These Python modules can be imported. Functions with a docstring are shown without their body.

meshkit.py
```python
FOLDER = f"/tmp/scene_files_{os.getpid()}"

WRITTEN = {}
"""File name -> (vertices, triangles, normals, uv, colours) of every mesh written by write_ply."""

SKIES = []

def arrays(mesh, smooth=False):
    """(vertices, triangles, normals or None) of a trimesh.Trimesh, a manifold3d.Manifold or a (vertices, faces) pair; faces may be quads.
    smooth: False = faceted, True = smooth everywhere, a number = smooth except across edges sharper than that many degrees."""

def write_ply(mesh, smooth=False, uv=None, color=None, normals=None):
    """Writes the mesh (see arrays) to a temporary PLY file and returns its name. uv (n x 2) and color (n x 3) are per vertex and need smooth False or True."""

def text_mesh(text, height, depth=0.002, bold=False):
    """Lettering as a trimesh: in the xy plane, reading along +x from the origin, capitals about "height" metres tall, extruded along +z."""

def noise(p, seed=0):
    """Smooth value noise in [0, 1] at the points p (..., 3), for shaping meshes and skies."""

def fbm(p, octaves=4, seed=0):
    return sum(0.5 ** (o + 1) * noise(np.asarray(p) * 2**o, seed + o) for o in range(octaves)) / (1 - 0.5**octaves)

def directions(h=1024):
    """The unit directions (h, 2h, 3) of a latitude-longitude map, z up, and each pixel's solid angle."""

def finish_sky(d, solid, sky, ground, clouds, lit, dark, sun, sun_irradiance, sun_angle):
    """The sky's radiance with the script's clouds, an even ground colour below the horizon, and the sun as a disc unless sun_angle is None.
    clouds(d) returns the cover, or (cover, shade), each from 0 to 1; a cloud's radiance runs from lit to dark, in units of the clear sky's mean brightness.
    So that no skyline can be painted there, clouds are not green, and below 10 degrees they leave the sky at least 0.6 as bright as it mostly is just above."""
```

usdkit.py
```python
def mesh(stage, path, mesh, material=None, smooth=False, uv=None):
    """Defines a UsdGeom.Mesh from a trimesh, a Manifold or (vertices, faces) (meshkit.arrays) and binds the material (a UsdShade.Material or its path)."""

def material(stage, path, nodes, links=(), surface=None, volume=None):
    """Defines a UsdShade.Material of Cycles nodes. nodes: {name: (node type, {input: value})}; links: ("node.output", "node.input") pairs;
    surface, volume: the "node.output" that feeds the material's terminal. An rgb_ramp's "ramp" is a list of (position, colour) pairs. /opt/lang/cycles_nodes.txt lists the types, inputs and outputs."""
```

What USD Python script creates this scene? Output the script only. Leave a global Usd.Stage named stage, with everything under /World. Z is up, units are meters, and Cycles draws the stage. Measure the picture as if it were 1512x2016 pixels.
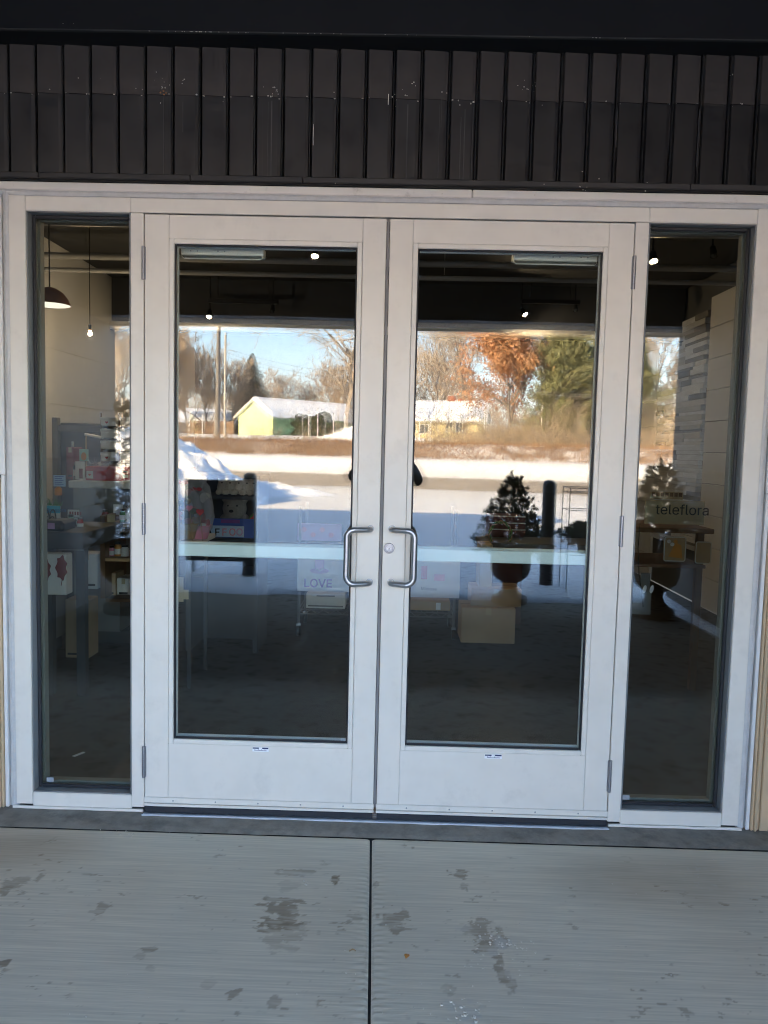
import math, numpy as np, trimesh, usdkit, meshkit
from pxr import Usd, UsdGeom, UsdLux, UsdShade, Gf, Sdf, Vt
from shapely.geometry import Polygon, Point, box as sbox
import manifold3d as m3
PI = math.pi
stage = Usd.Stage.CreateInMemory()
UsdGeom.SetStageUpAxis(stage, 'Z')
UsdGeom.SetStageMetersPerUnit(stage, 1.0)
UsdGeom.Xform.Define(stage, '/World')
# ------------------------------------------------------------------ camera
CAM = np.array([0.0578, -3.0098, 1.4434])
YAW, PITCH, ROLL, FPX = math.radians(-0.9304), math.radians(-4.5881), math.radians(1.3598), 1550.4
FW = np.array([math.sin(YAW)*math.cos(PITCH), math.cos(YAW)*math.cos(PITCH), math.sin(PITCH)])
r0 = np.array([math.cos(YAW), -math.sin(YAW), 0.0]); u0 = np.cross(r0, FW)
RT = math.cos(ROLL)*r0 + math.sin(ROLL)*u0
UP = -math.sin(ROLL)*r0 + math.cos(ROLL)*u0
cam = UsdGeom.Camera.Define(stage, '/World/camera')
cam.AddTransformOp().Set(Gf.Matrix4d(*RT, 0, *UP, 0, *(-FW), 0, *CAM, 1))
cam.CreateHorizontalApertureAttr(36.0); cam.CreateVerticalApertureAttr(48.0)
cam.CreateFocalLengthAttr(36.0*FPX/1512)
cam.CreateClippingRangeAttr(Gf.Vec2f(0.02, 5000))
cam.CreateExposureAttr(3.68)
# ------------------------------------------------------------------ sky and sun
SAZ, SEL = math.radians(-50.0), math.radians(24.0)      # azimuth from +y towards +x
SUN = np.array([math.sin(SAZ)*math.cos(SEL), math.cos(SAZ)*math.cos(SEL), math.sin(SEL)])
usdkit.material(stage, '/World/Looks/sky_look', {
    'tc': ('texture_coordinate', {}), 'mp': ('mapping', {'scale': (1.0, 1.0, 3.2)}),
    'n': ('noise_texture', {'scale': 2.2, 'detail': 6.0, 'roughness': 0.6, 'distortion': 0.3}),
    'r': ('rgb_ramp', {'ramp': [(0.38, (0, 0, 0)), (0.68, (1, 1, 1))]}),
    'f': ('math', {'math_type': 'multiply', 'value2': 0.06}), 'sx': ('separate_xyz', {}), 'hz': ('map_range', {'from_min': 0.0, 'from_max': 0.21, 'to_min': 0.85, 'to_max': 0.0, 'clamp': True}), 'ad': ('math', {'math_type': 'add', 'use_clamp': True}),
    's': ('sky_texture', {'sky_type': 'single_scattering', 'sun_disc': False, 'sun_elevation': SEL, 'sun_rotation': SAZ, 'air_density': 1.0, 'aerosol_density': 1.0, 'ozone_density': 3.2}),
    'w': ('rgb_to_bw', {}), 'wm': ('math', {'math_type': 'multiply', 'value2': 0.98}), 'wc': ('combine_color', {}),
    'mx': ('mix', {}), 'b': ('background_shader', {'strength': 0.15})},
    [('tc.generated', 'mp.vector'), ('mp.vector', 'n.vector'), ('n.fac', 'r.fac'), ('r.color', 'f.value1'), ('s.color', 'w.color'), ('w.val', 'wm.value1'),
     ('wm.value', 'wc.r'), ('wm.value', 'wc.g'), ('wm.value', 'wc.b'), ('tc.generated', 'sx.vector'), ('sx.z', 'hz.value'), ('f.value', 'ad.value1'), ('hz.result', 'ad.value2'), ('ad.value', 'mx.fac'), ('s.color', 'mx.color1'), ('wc.color', 'mx.color2'), ('mx.color', 'b.color')],
    surface='b.background')
dome = UsdLux.DomeLight.Define(stage, '/World/sky')
UsdShade.MaterialBindingAPI.Apply(dome.GetPrim()).Bind(UsdShade.Material.Get(stage, '/World/Looks/sky_look'))
dome.GetPrim().SetCustomDataByKey('kind', 'structure')
sun = UsdLux.DistantLight.Define(stage, '/World/sun')
sun.CreateIntensityAttr(1.25); sun.CreateAngleAttr(0.5); sun.CreateNormalizeAttr(True)
sun.CreateColorAttr(Gf.Vec3f(1.0, 0.75, 0.44))
zx = np.cross([0, 0, 1.0], SUN); zx /= np.linalg.norm(zx); zy = np.cross(SUN, zx)
sun.AddTransformOp().Set(Gf.Matrix4d(*zx, 0, *zy, 0, *SUN, 0, 0, 0, 40, 1))
# ------------------------------------------------------------------ naming and mesh helpers
rng = np.random.default_rng(7)
used = {}
def numbered(parent, name):
    k = used.get((parent, name), 0); used[(parent, name)] = k + 1
    return name if k == 0 else f'{name}_{k:03d}'
def tag(prim, label=None, cat=None, group=None, kind=None):
    for k, v in (('label', label), ('category', cat), ('group', group), ('kind', kind)):
        if v: prim.SetCustomDataByKey(k, v)
    return prim
def path(p): return '/World' if p is None else str(p.GetPath())
def thing(name, label=None, cat=None, loc=(0, 0, 0), rotz=0.0, group=None, kind=None):
    x = UsdGeom.Xform.Define(stage, '/World/' + numbered('/World', name))
    x.AddTranslateOp().Set(Gf.Vec3d(*map(float, loc)))
    x.AddRotateZOp().Set(math.degrees(rotz))
    return tag(x.GetPrim(), label, cat, group, kind)
def obj(name, mesh, mat, parent=None, smooth=False, label=None, cat=None, group=None, kind=None):
    if isinstance(mesh, list): mesh = cat_m(mesh)
    pp = path(parent)
    m = usdkit.mesh(stage, pp + '/' + numbered(pp, name), mesh, MAT[mat] if isinstance(mat, str) else mat, smooth=smooth)
    return tag(m.GetPrim(), label, cat, group, kind)
def dup(src, loc, rotz=0.0, label=None, scale=None, group=None):
    was = src.GetCustomData(); base = src.GetName().rstrip('0123456789').rstrip('_') if src.GetName()[-3:].isdigit() else src.GetName()
    x = UsdGeom.Xform.Define(stage, '/World/' + numbered('/World', base))
    x.GetPrim().GetReferences().AddInternalReference(src.GetPath())
    xf = UsdGeom.Xformable(x); xf.ClearXformOpOrder()
    x.GetPrim().GetAttribute('xformOp:translate').Set(Gf.Vec3d(*map(float, loc))) if x.GetPrim().HasAttribute('xformOp:translate') else None
    ops = [UsdGeom.XformOp(x.GetPrim().GetAttribute('xformOp:translate')), UsdGeom.XformOp(x.GetPrim().GetAttribute('xformOp:rotateZ'))]
    ops[1].Set(math.degrees(rotz))
    if scale is not None:
        s = xf.AddScaleOp(opSuffix='size'); s.Set(Gf.Vec3f(*( [scale]*3 if np.ndim(scale) == 0 else scale))); ops.append(s)
    xf.SetXformOpOrder(ops)
    tag(x.GetPrim(), label or was.get('label'), was.get('category'), group or was.get('group'))
    x.GetPrim().SetInstanceable(True)
    return x.GetPrim()
def cat_m(ms):
    return trimesh.util.concatenate([m if isinstance(m, trimesh.Trimesh) else trimesh.Trimesh(*m, process=False) for m in ms])
def bx(x0, x1, y0, y1, z0, z1, b=0.0):
    lo, hi = np.array([min(x0, x1), min(y0, y1), min(z0, z1)]), np.array([max(x0, x1), max(y0, y1), max(z0, z1)])
    if b <= 0:
        return trimesh.creation.box(bounds=[lo, hi])
    b = min(b, 0.45*(hi - lo).min()); pts = []
    for k in range(3):
        l, h = lo.copy(), hi.copy()
        for j in range(3):
            if j != k: l[j] += b; h[j] -= b
        pts += [[(l, h)[i][0], (l, h)[j][1], (l, h)[m][2]] for i in (0, 1) for j in (0, 1) for m in (0, 1)]
    return trimesh.convex.convex_hull(np.array(pts))
def tube(pts, r, n=8, caps=True):
    P = np.asarray(pts, float); r = np.broadcast_to(np.asarray(r, float), (len(P),))
    T = np.gradient(P, axis=0); T /= np.linalg.norm(T, axis=1, keepdims=True) + 1e-12
    a = np.array([0, 0, 1.0]) if abs(T[0, 2]) < 0.9 else np.array([1.0, 0, 0])
    N = np.cross(T[0], a); N /= np.linalg.norm(N); V = []
    for i in range(len(P)):
        N = N - T[i]*(N @ T[i]); N /= np.linalg.norm(N) + 1e-12; Bn = np.cross(T[i], N)
        t = np.arange(n)*2*PI/n
        V.append(P[i] + r[i]*(np.cos(t)[:, None]*N + np.sin(t)[:, None]*Bn))
    V = np.vstack(V); F = []
    for i in range(len(P) - 1):
        for j in range(n):
            a_, b_ = i*n + j, i*n + (j + 1) % n
            F += [[a_, b_, b_ + n], [a_, b_ + n, a_ + n]]
    if caps:
        V = np.vstack([V, P[0], P[-1]]); c0, c1 = len(V) - 2, len(V) - 1; e = (len(P) - 1)*n
        for j in range(n):
            F += [[c0, (j + 1) % n, j], [c1, e + j, e + (j + 1) % n]]
    return trimesh.Trimesh(V, np.array(F), process=False)
def lathe(prof, n=32, at=(0, 0, 0)):
    P = np.asarray(prof, float); t = np.arange(n)*2*PI/n
    V = np.stack([P[:, None, 0]*np.cos(t), P[:, None, 0]*np.sin(t), np.repeat(P[:, None, 1], n, 1)], -1).reshape(-1, 3); F = []
    for i in range(len(P) - 1):
        for j in range(n):
            a_, b_ = i*n + j, i*n + (j + 1) % n
            F += [[a_, b_, b_ + n], [a_, b_ + n, a_ + n]]
    return trimesh.Trimesh(V + np.asarray(at, float), np.array(F), process=False)
def ball(c, r, sub=2):
    m = trimesh.creation.icosphere(sub); m.apply_scale(r if np.ndim(r) == 0 else np.asarray(r, float)); m.apply_translation(c); return m
def segs(P0, P1, R0, R1, n=3):
    """One open tapered tube per segment, all in one mesh."""
    P0, P1 = np.asarray(P0, float), np.asarray(P1, float); R0, R1 = np.asarray(R0, float), np.asarray(R1, float)
    D = P1 - P0; D /= np.linalg.norm(D, axis=1, keepdims=True) + 1e-12
    A = np.where(np.abs(D[:, 2:3]) < 0.9, [[0, 0, 1.0]], [[1.0, 0, 0]]); N = np.cross(D, A); N /= np.linalg.norm(N, axis=1, keepdims=True); B = np.cross(D, N)
    t = np.arange(n)*2*PI/n; ring = np.cos(t)[None, :, None]*N[:, None] + np.sin(t)[None, :, None]*B[:, None]
    V = np.concatenate([P0[:, None] + ring*R0[:, None, None], P1[:, None] + ring*R1[:, None, None]], 1).reshape(-1, 3)
    j = np.arange(n); k = (j + 1) % n
    q = np.vstack([np.stack([j, k, k + n], 1), np.stack([j, k + n, j + n], 1)])
    F = (np.arange(len(P0))[:, None, None]*2*n + q[None]).reshape(-1, 3)
    return trimesh.Trimesh(V, F, process=False)
def quads(C, U, V):
    """Flat leaf faces at C with half-axes U, V (diamonds)."""
    C, U, V = map(lambda a: np.asarray(a, float), (C, U, V))
    P = np.stack([C - U, C + V*0.9, C + U, C - V*0.9], 1).reshape(-1, 3)
    F = (np.arange(len(C))[:, None, None]*4 + np.array([[0, 1, 2], [0, 2, 3]])[None]).reshape(-1, 3)
    return trimesh.Trimesh(P, F, process=False)
def text(s, h, at, depth=0.0012, bold=False, flip=False):
    """Lettering that stands in the xz plane and reads towards -y; at = lower left corner."""
    m = meshkit.text_mesh(s, h, depth, bold); v = np.array(m.vertices)
    m.vertices = np.stack([v[:, 0] + at[0], at[1] - v[:, 2], v[:, 1] + at[2]], 1)
    return m
def plate(poly, y, th=0.002):
    """A shapely outline in (x, z) made a sheet facing -y at depth y."""
    gs = getattr(poly, 'geoms', [poly]); out = []
    for g in gs:
        m = trimesh.creation.extrude_polygon(g, th, engine='earcut'); v = np.array(m.vertices)
        m.vertices = np.stack([v[:, 0], y - v[:, 2], v[:, 1]], 1); out.append(m)
    return cat_m(out)
def heart(cx, cz, s):
    t = np.linspace(0, 2*PI, 28, endpoint=False)
    return Polygon(np.stack([cx + s*np.sin(t)**3, cz + s*(13*np.cos(t) - 5*np.cos(2*t) - 2*np.cos(3*t) - np.cos(4*t))/16], 1))
# where a line of sight of the surveyed photograph meets a plane: straight on (indoors), or by way of the glass (outdoors)
GL = 0.05
def ray(px, py): return FW + RT*(px - 756)/FPX - UP*(py - 1008)/FPX
def I(px, py, y):
    d = ray(px, py); return CAM + d*(y - CAM[1])/d[1]
def O(px, py, yo):
    q = I(px, py, 2*GL - yo); q[1] = yo; return q
def OG(px, py, z=-0.02):
    d = ray(px, py); q = CAM + d*(z - CAM[2])/d[2]; q[1] = 2*GL - q[1]; return q
# ------------------------------------------------------------------ materials
MAT = {}
def mat(name, col, rough=0.5, metal=0.0, var=0.0, vscale=6.0, vec=(1, 1, 1), bump=0.0, bscale=40.0, bvec=(1, 1, 1), spec=0.5, emit=None, dist=0.002, dirt=None, coat=0.0, translucent=0.0, attr=False, rvar=0.0):
    n = {'p': ('principled_bsdf', {'base_color': col, 'roughness': rough, 'metallic': metal, 'specular_ior_level': spec, 'coat_weight': coat})}; l = []
    if emit: n['p'][1].update(emission_color=emit[0], emission_strength=emit[1])
    last = None
    if var or bump or dirt or rvar: n['g'] = ('geometry', {})
    if attr:
        n['at'] = ('attribute', {'attribute': 'tint'}); last = 'at.color'
    if var:
        n['m'] = ('mapping', {'scale': vec}); n['n'] = ('noise_texture', {'scale': vscale, 'detail': 6.0, 'roughness': 0.62})
        n['r'] = ('rgb_ramp', {'ramp': [(0.25, (1 - var,)*3), (0.75, (1 + var*0.6,)*3)]})
        n['mx'] = ('mix', {'mix_type': 'multiply', 'fac': 1.0, 'color1': col})
        l += [('g.position', 'm.vector'), ('m.vector', 'n.vector'), ('n.fac', 'r.fac'), ('r.color', 'mx.color2')]
        if last: l.append((last, 'mx.color1'))
        last = 'mx.color'
    if dirt:   # (colour, scale, low, high, amount)
        dc, ds, d0, d1, da = dirt
        n['dn'] = ('noise_texture', {'scale': ds, 'detail': 8.0, 'roughness': 0.7}); n['dr'] = ('rgb_ramp', {'ramp': [(d0, (0, 0, 0)), (d1, (da,)*3)]})
        n['dx'] = ('mix', {'color1': col, 'color2': dc}); l += [('g.position', 'dn.vector'), ('dn.fac', 'dr.fac'), ('dr.color', 'dx.fac')]
        if last: l.append((last, 'dx.color1'))
        last = 'dx.color'
    if last: l.append((last, 'p.base_color'))
    if rvar:
        n['rn'] = ('noise_texture', {'scale': 9.0, 'detail': 5.0}); n['rm'] = ('map_range', {'from_min': 0.3, 'from_max': 0.7, 'to_min': rough - rvar, 'to_max': rough + rvar})
        l += [('g.position', 'rn.vector'), ('rn.fac', 'rm.value'), ('rm.result', 'p.roughness')]
    if bump:
        n['bm'] = ('mapping', {'scale': bvec}); n['bn'] = ('noise_texture', {'scale': bscale, 'detail': 4.0, 'roughness': 0.6}); n['b'] = ('bump', {'strength': bump, 'distance': dist})
        l += [('g.position', 'bm.vector'), ('bm.vector', 'bn.vector'), ('bn.fac', 'b.height'), ('b.normal', 'p.normal')]
    out = 'p.BSDF'
    if translucent:
        n['t'] = ('translucent_bsdf', {'color': col}); n['mc'] = ('mix_closure', {'fac': translucent}); l += [('p.BSDF', 'mc.closure1'), ('t.BSDF', 'mc.closure2')]; out = 'mc.closure'
    MAT[name] = usdkit.material(stage, '/World/Looks/' + name, n, l, surface=out)
def glass(name, f0, tint):
    MAT[name] = usdkit.material(stage, '/World/Looks/' + name, {
        'lw': ('layer_weight', {'blend': 0.5}), 'pw': ('math', {'math_type': 'power', 'value2': 5.0}), 'ma': ('math', {'math_type': 'multiply_add', 'value2': 1 - f0, 'value3': f0, 'use_clamp': True}),
        't': ('transparent_bsdf', {'color': tint}), 'g': ('glossy_bsdf', {'color': (1, 1, 1), 'roughness': 0.0}), 'mx': ('mix_closure', {})},
        [('lw.facing', 'pw.value1'), ('pw.value', 'ma.value1'), ('ma.value', 'mx.fac'), ('t.BSDF', 'mx.closure1'), ('g.BSDF', 'mx.closure2')], surface='mx.closure')
glass('outer_glass', 0.050, (0.93, 0.95, 0.94))
glass('inner_glass', 0.047, (0.93, 0.95, 0.94))
mat('frame_paint', (0.70, 0.645, 0.565), 0.34, var=0.05, vscale=3, bump=0.05, bscale=300, dirt=((0.44, 0.40, 0.35), 6.0, 0.54, 0.80, 0.45), rvar=0.10)
mat('trim_paint', (0.66, 0.61, 0.55), 0.55, var=0.10, vscale=8, vec=(0.4, 1, 2), bump=0.15, bscale=60, dirt=((0.25, 0.20, 0.16), 14.0, 0.60, 0.78, 0.7))
mat('sealant', (0.50, 0.48, 0.46), 0.6, var=0.15, vscale=20, bump=0.6, bscale=45, dist=0.004)
mat('gasket', (0.012, 0.012, 0.014), 0.45)
mat('channel', (0.16, 0.165, 0.165), 0.45)
mat('steel', (0.42, 0.42, 0.43), 0.33, metal=1.0, bump=0.05, bscale=400, bvec=(1, 1, 0.05))
mat('hinge_metal', (0.34, 0.34, 0.36), 0.38, metal=1.0)
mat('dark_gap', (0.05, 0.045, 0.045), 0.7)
mat('astragal', (0.17, 0.16, 0.155), 0.55)
mat('brush', (0.02, 0.02, 0.024), 0.8, var=0.4, vscale=300, vec=(1, 1, 0.02))
mat('alu', (0.62, 0.63, 0.65), 0.32, metal=0.9, bump=0.05, bscale=200, bvec=(0.05, 1, 1))
mat('alu_bright', (0.82, 0.83, 0.84), 0.25, metal=0.6)  # paler aluminium: highlight along the threshold nose put into the colour
mat('beam_white', (0.84, 0.80, 0.72), 0.5)
mat('bar_white', (0.66, 0.74, 0.69), 0.35)
mat('closer_white', (0.90, 0.89, 0.82), 0.4)
mat('sticker_white', (0.8, 0.8, 0.8), 0.4)
mat('navy', (0.02, 0.03, 0.09), 0.5)
mat('ink', (0.02, 0.02, 0.02), 0.6)
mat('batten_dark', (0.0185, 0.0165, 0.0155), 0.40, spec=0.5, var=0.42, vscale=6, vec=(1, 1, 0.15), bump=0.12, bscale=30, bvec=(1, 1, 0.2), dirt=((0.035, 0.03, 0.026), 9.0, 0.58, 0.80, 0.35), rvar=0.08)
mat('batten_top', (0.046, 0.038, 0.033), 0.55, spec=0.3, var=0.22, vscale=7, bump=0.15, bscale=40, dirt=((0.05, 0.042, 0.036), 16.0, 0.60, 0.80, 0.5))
mat('flash_dark', (0.04, 0.037, 0.035), 0.5, spec=0.3, var=0.25, vscale=12, vec=(0.3, 1, 1), bump=0.2, bscale=30)
mat('groove_black', (0.003, 0.003, 0.0033), 0.6, spec=0.2)
mat('soffit_dark', (0.0115, 0.0112, 0.0115), 0.55, spec=0.2, var=0.2, vscale=4, bump=0.1, bscale=25)
mat('fleck', (0.60, 0.54, 0.45), 0.7)
mat('rust', (0.30, 0.13, 0.04), 0.8)
mat('drip', (0.05, 0.047, 0.045), 0.6, var=0.5, vscale=60, vec=(1, 1, 0.1))
mat('tan_metal', (0.52, 0.37, 0.225), 0.45, var=0.10, vscale=6, vec=(1, 1, 0.2), bump=0.05, bscale=60, dirt=((0.2, 0.16, 0.12), 7.0, 0.6, 0.8, 0.4))
mat('pale_panel', (0.66, 0.63, 0.60), 0.5, var=0.06, vscale=4)
mat('left_panel', (0.10, 0.095, 0.085), 0.55, var=0.10, vscale=2.0)
mat('inner_trim', (0.20, 0.19, 0.155), 0.5)
mat('alcove_panel', (0.72, 0.67, 0.57), 0.5, var=0.10, vscale=2.0, bump=0.05, bscale=30)
for k, c in enumerate(((0.80, 0.82, 0.85), (0.60, 0.59, 0.57), (0.25, 0.235, 0.22), (0.75, 0.74, 0.72), (0.36, 0.36, 0.36))):
    mat(f'clad_{k}', c, 0.6, var=0.2, vscale=25, vec=(1, 0.2, 1), bump=0.2, bscale=60)
mat('ceiling_dark', (0.09, 0.09, 0.09), 0.6, var=0.2, vscale=3)
mat('conduit', (0.34, 0.34, 0.34), 0.45)
mat('header_white', (0.80, 0.60, 0.40), 0.5, var=0.05, translucent=0.45)
mat('roof_skin', (0.25, 0.22, 0.19), 0.6)
mat('slab', (1, 1, 1), 0.85, spec=0.12, attr=True, var=0.20, vscale=170, vec=(0.022, 1, 1), bump=0.34, bscale=130, bvec=(0.018, 1, 1), dist=0.0022, rvar=0.12)
mat('sill_concrete', (0.25, 0.225, 0.19), 0.7, var=0.35, vscale=14, bump=0.4, bscale=80, dist=0.003, dirt=((0.07, 0.06, 0.05), 10.0, 0.5, 0.75, 0.7))
mat('joint_dark', (0.035, 0.032, 0.03), 0.9, var=0.5, vscale=60)
mat('snow', (0.86, 0.86, 0.87), 0.55, attr=True, var=0.05, vscale=2.0, bump=0.5, bscale=5.0, dist=0.06, spec=0.3)
mat('snow_plain', (0.87, 0.87, 0.88), 0.55, var=0.05, vscale=3.0, bump=0.6, bscale=9.0, dist=0.05, spec=0.3)
mat('roof_snow', (0.88, 0.88, 0.89), 0.6, var=0.04, vscale=1.0, bump=0.3, bscale=3.0, dist=0.05)
mat('road', (0.40, 0.315, 0.215), 0.7, var=0.40, vscale=1.6, vec=(0.05, 1.0, 1), bump=0.3, bscale=3.0, dirt=((0.70, 0.65, 0.58), 0.6, 0.52, 0.74, 0.6))
mat('bark', (0.24, 0.19, 0.15), 0.85, var=0.3, vscale=5)
mat('bark_pale', (0.27, 0.215, 0.165), 0.85, var=0.3, vscale=4)
mat('twig_brown', (0.41, 0.31, 0.22), 0.85, var=0.35, vscale=0.7)
mat('twig_grey', (0.43, 0.35, 0.27), 0.85, var=0.3, vscale=0.7)
mat('brush_tan', (0.36, 0.265, 0.17), 0.85, var=0.65, vscale=0.6)
mat('dry_grass', (0.30, 0.17, 0.085), 0.9, var=0.4, vscale=1.0)
mat('orange_leaf', (0.54, 0.29, 0.145), 0.7, var=0.45, vscale=1.2, translucent=0.25)
mat('pine_needle', (0.255, 0.245, 0.11), 0.7, var=0.6, vscale=0.9, translucent=0.1)
mat('spruce_needle', (0.085, 0.085, 0.05), 0.7, var=0.5, vscale=0.8)
mat('hedge_leaf', (0.05, 0.055, 0.02), 0.7, var=0.5, vscale=1.5)
mat('twig_dark', (0.085, 0.105, 0.048), 0.7, var=0.4, vscale=20)
mat('pole_wood', (0.16, 0.14, 0.125), 0.85, var=0.3, vscale=3, vec=(1, 1, 0.1))
mat('pole_pale', (0.42, 0.37, 0.31), 0.8, var=0.2, vscale=3)
mat('wire', (0.22, 0.20, 0.18), 0.6)
mat('green_wall', (0.58, 0.62, 0.30), 0.7, var=0.06, vscale=2)
mat('green_side', (0.22, 0.36, 0.19), 0.7, var=0.08, vscale=2)  # house green made darker: shade of the eave walls put into the colour
mat('yellow_wall', (0.60, 0.50, 0.26), 0.7, var=0.06, vscale=2)
mat('grey_wall', (0.24, 0.22, 0.20), 0.7, var=0.15, vscale=2)
mat('window_dark', (0.05, 0.06, 0.07), 0.15)
mat('white_trim', (0.75, 0.74, 0.72), 0.5)
mat('brick_red', (0.36, 0.12, 0.06), 0.8, var=0.3, vscale=8)
mat('fence_wood', (0.26, 0.155, 0.09), 0.85, var=0.3, vscale=3)
mat('bollard_black', (0.022, 0.019, 0.018), 0.42, var=0.3, vscale=8)
mat('bollard_band', (0.10, 0.09, 0.08), 0.4)
mat('urn_brown', (0.045, 0.030, 0.020), 0.55, var=0.3, vscale=10, bump=0.2, bscale=40)
mat('soil', (0.03, 0.022, 0.016), 0.95)
mat('iron', (0.02, 0.02, 0.02), 0.45)
mat('board_black', (0.012, 0.011, 0.012), 0.5)
mat('coat', (0.012, 0.012, 0.014), 0.7, bump=0.3, bscale=60)
mat('trousers', (0.02, 0.022, 0.03), 0.85)
mat('boot', (0.025, 0.018, 0.014), 0.6)
mat('skin', (0.52, 0.32, 0.235), 0.5)
mat('hair', (0.06, 0.035, 0.02), 0.6)
mat('eye', (0.8, 0.8, 0.78), 0.2); mat('iris', (0.05, 0.03, 0.02), 0.2); mat('lip', (0.40, 0.16, 0.13), 0.45)
mat('phone_black', (0.01, 0.01, 0.011), 0.25)
# shop
mat('shop_floor', (0.013, 0.010, 0.007), 0.35, spec=0.25, var=0.3, vscale=2.6, dirt=((0.024, 0.017, 0.010), 5.0, 0.5, 0.75, 0.4), rvar=0.1, bump=0.03, bscale=8)
mat('shop_white', (0.74, 0.72, 0.68), 0.6, var=0.05)
mat('shop_grey', (0.11, 0.11, 0.105), 0.6, var=0.08)
mat('shop_black', (0.05, 0.051, 0.052), 0.7, var=0.15)
mat('counter_white', (0.60, 0.58, 0.53), 0.4); mat('counter_grey', (0.17, 0.165, 0.15), 0.5, var=0.08)
mat('paper', (0.72, 0.69, 0.62), 0.6, var=0.03); mat('kraft', (0.42, 0.29, 0.165), 0.75, var=0.10, vscale=8)
mat('tan_board', (0.45, 0.35, 0.20), 0.65, var=0.08); mat('wood', (0.15, 0.075, 0.032), 0.5, var=0.3, vscale=14, vec=(0.2, 1, 1)); mat('wood_pale', (0.42, 0.27, 0.13), 0.5, var=0.2, vscale=10)
mat('red', (0.42, 0.025, 0.03), 0.55); mat('dark_red', (0.20, 0.03, 0.028), 0.7); mat('pink', (0.75, 0.28, 0.36), 0.6); mat('purple', (0.19, 0.05, 0.27), 0.6); mat('mauve', (0.55, 0.33, 0.55), 0.6)
mat('blue', (0.03, 0.10, 0.42), 0.5); mat('cyan', (0.06, 0.42, 0.56), 0.5); mat('cyan_dark', (0.015, 0.10, 0.22), 0.5); mat('pale_blue', (0.45, 0.62, 0.80), 0.5); mat('green', (0.05, 0.17, 0.03), 0.6); mat('pale_green', (0.25, 0.45, 0.30), 0.6)
mat('orange', (0.62, 0.25, 0.04), 0.55); mat('plush_grey', (0.44, 0.39, 0.33), 0.95, var=0.2, vscale=80, bump=0.8, bscale=160, dist=0.006); mat('plush_white', (0.66, 0.62, 0.55), 0.95, var=0.15, vscale=80, bump=0.8, bscale=160, dist=0.006)
mat('wicker', (0.62, 0.55, 0.42), 0.7, bump=0.8, bscale=60, bvec=(1, 1, 3), dist=0.006); mat('chrome', (0.7, 0.7, 0.7), 0.25, metal=1.0); mat('copper', (0.55, 0.22, 0.09), 0.3, metal=1.0)
mat('black_plastic', (0.012, 0.012, 0.013), 0.35); mat('maroon', (0.10, 0.028, 0.02), 0.6)
mat('bulb', (1, 0.9, 0.7), 0.5, emit=((1.0, 0.72, 0.44), 150.0))
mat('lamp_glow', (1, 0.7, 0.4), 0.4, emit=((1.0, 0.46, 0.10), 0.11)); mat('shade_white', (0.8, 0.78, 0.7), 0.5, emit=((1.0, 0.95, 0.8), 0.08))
mat('tab_grey', (0.28, 0.30, 0.32), 0.3)
mat('copper_paint', (0.40, 0.17, 0.075), 0.35, metal=0.35)
mat('cello', (0.7, 0.75, 0.8), 0.15, spec=0.8)
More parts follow.
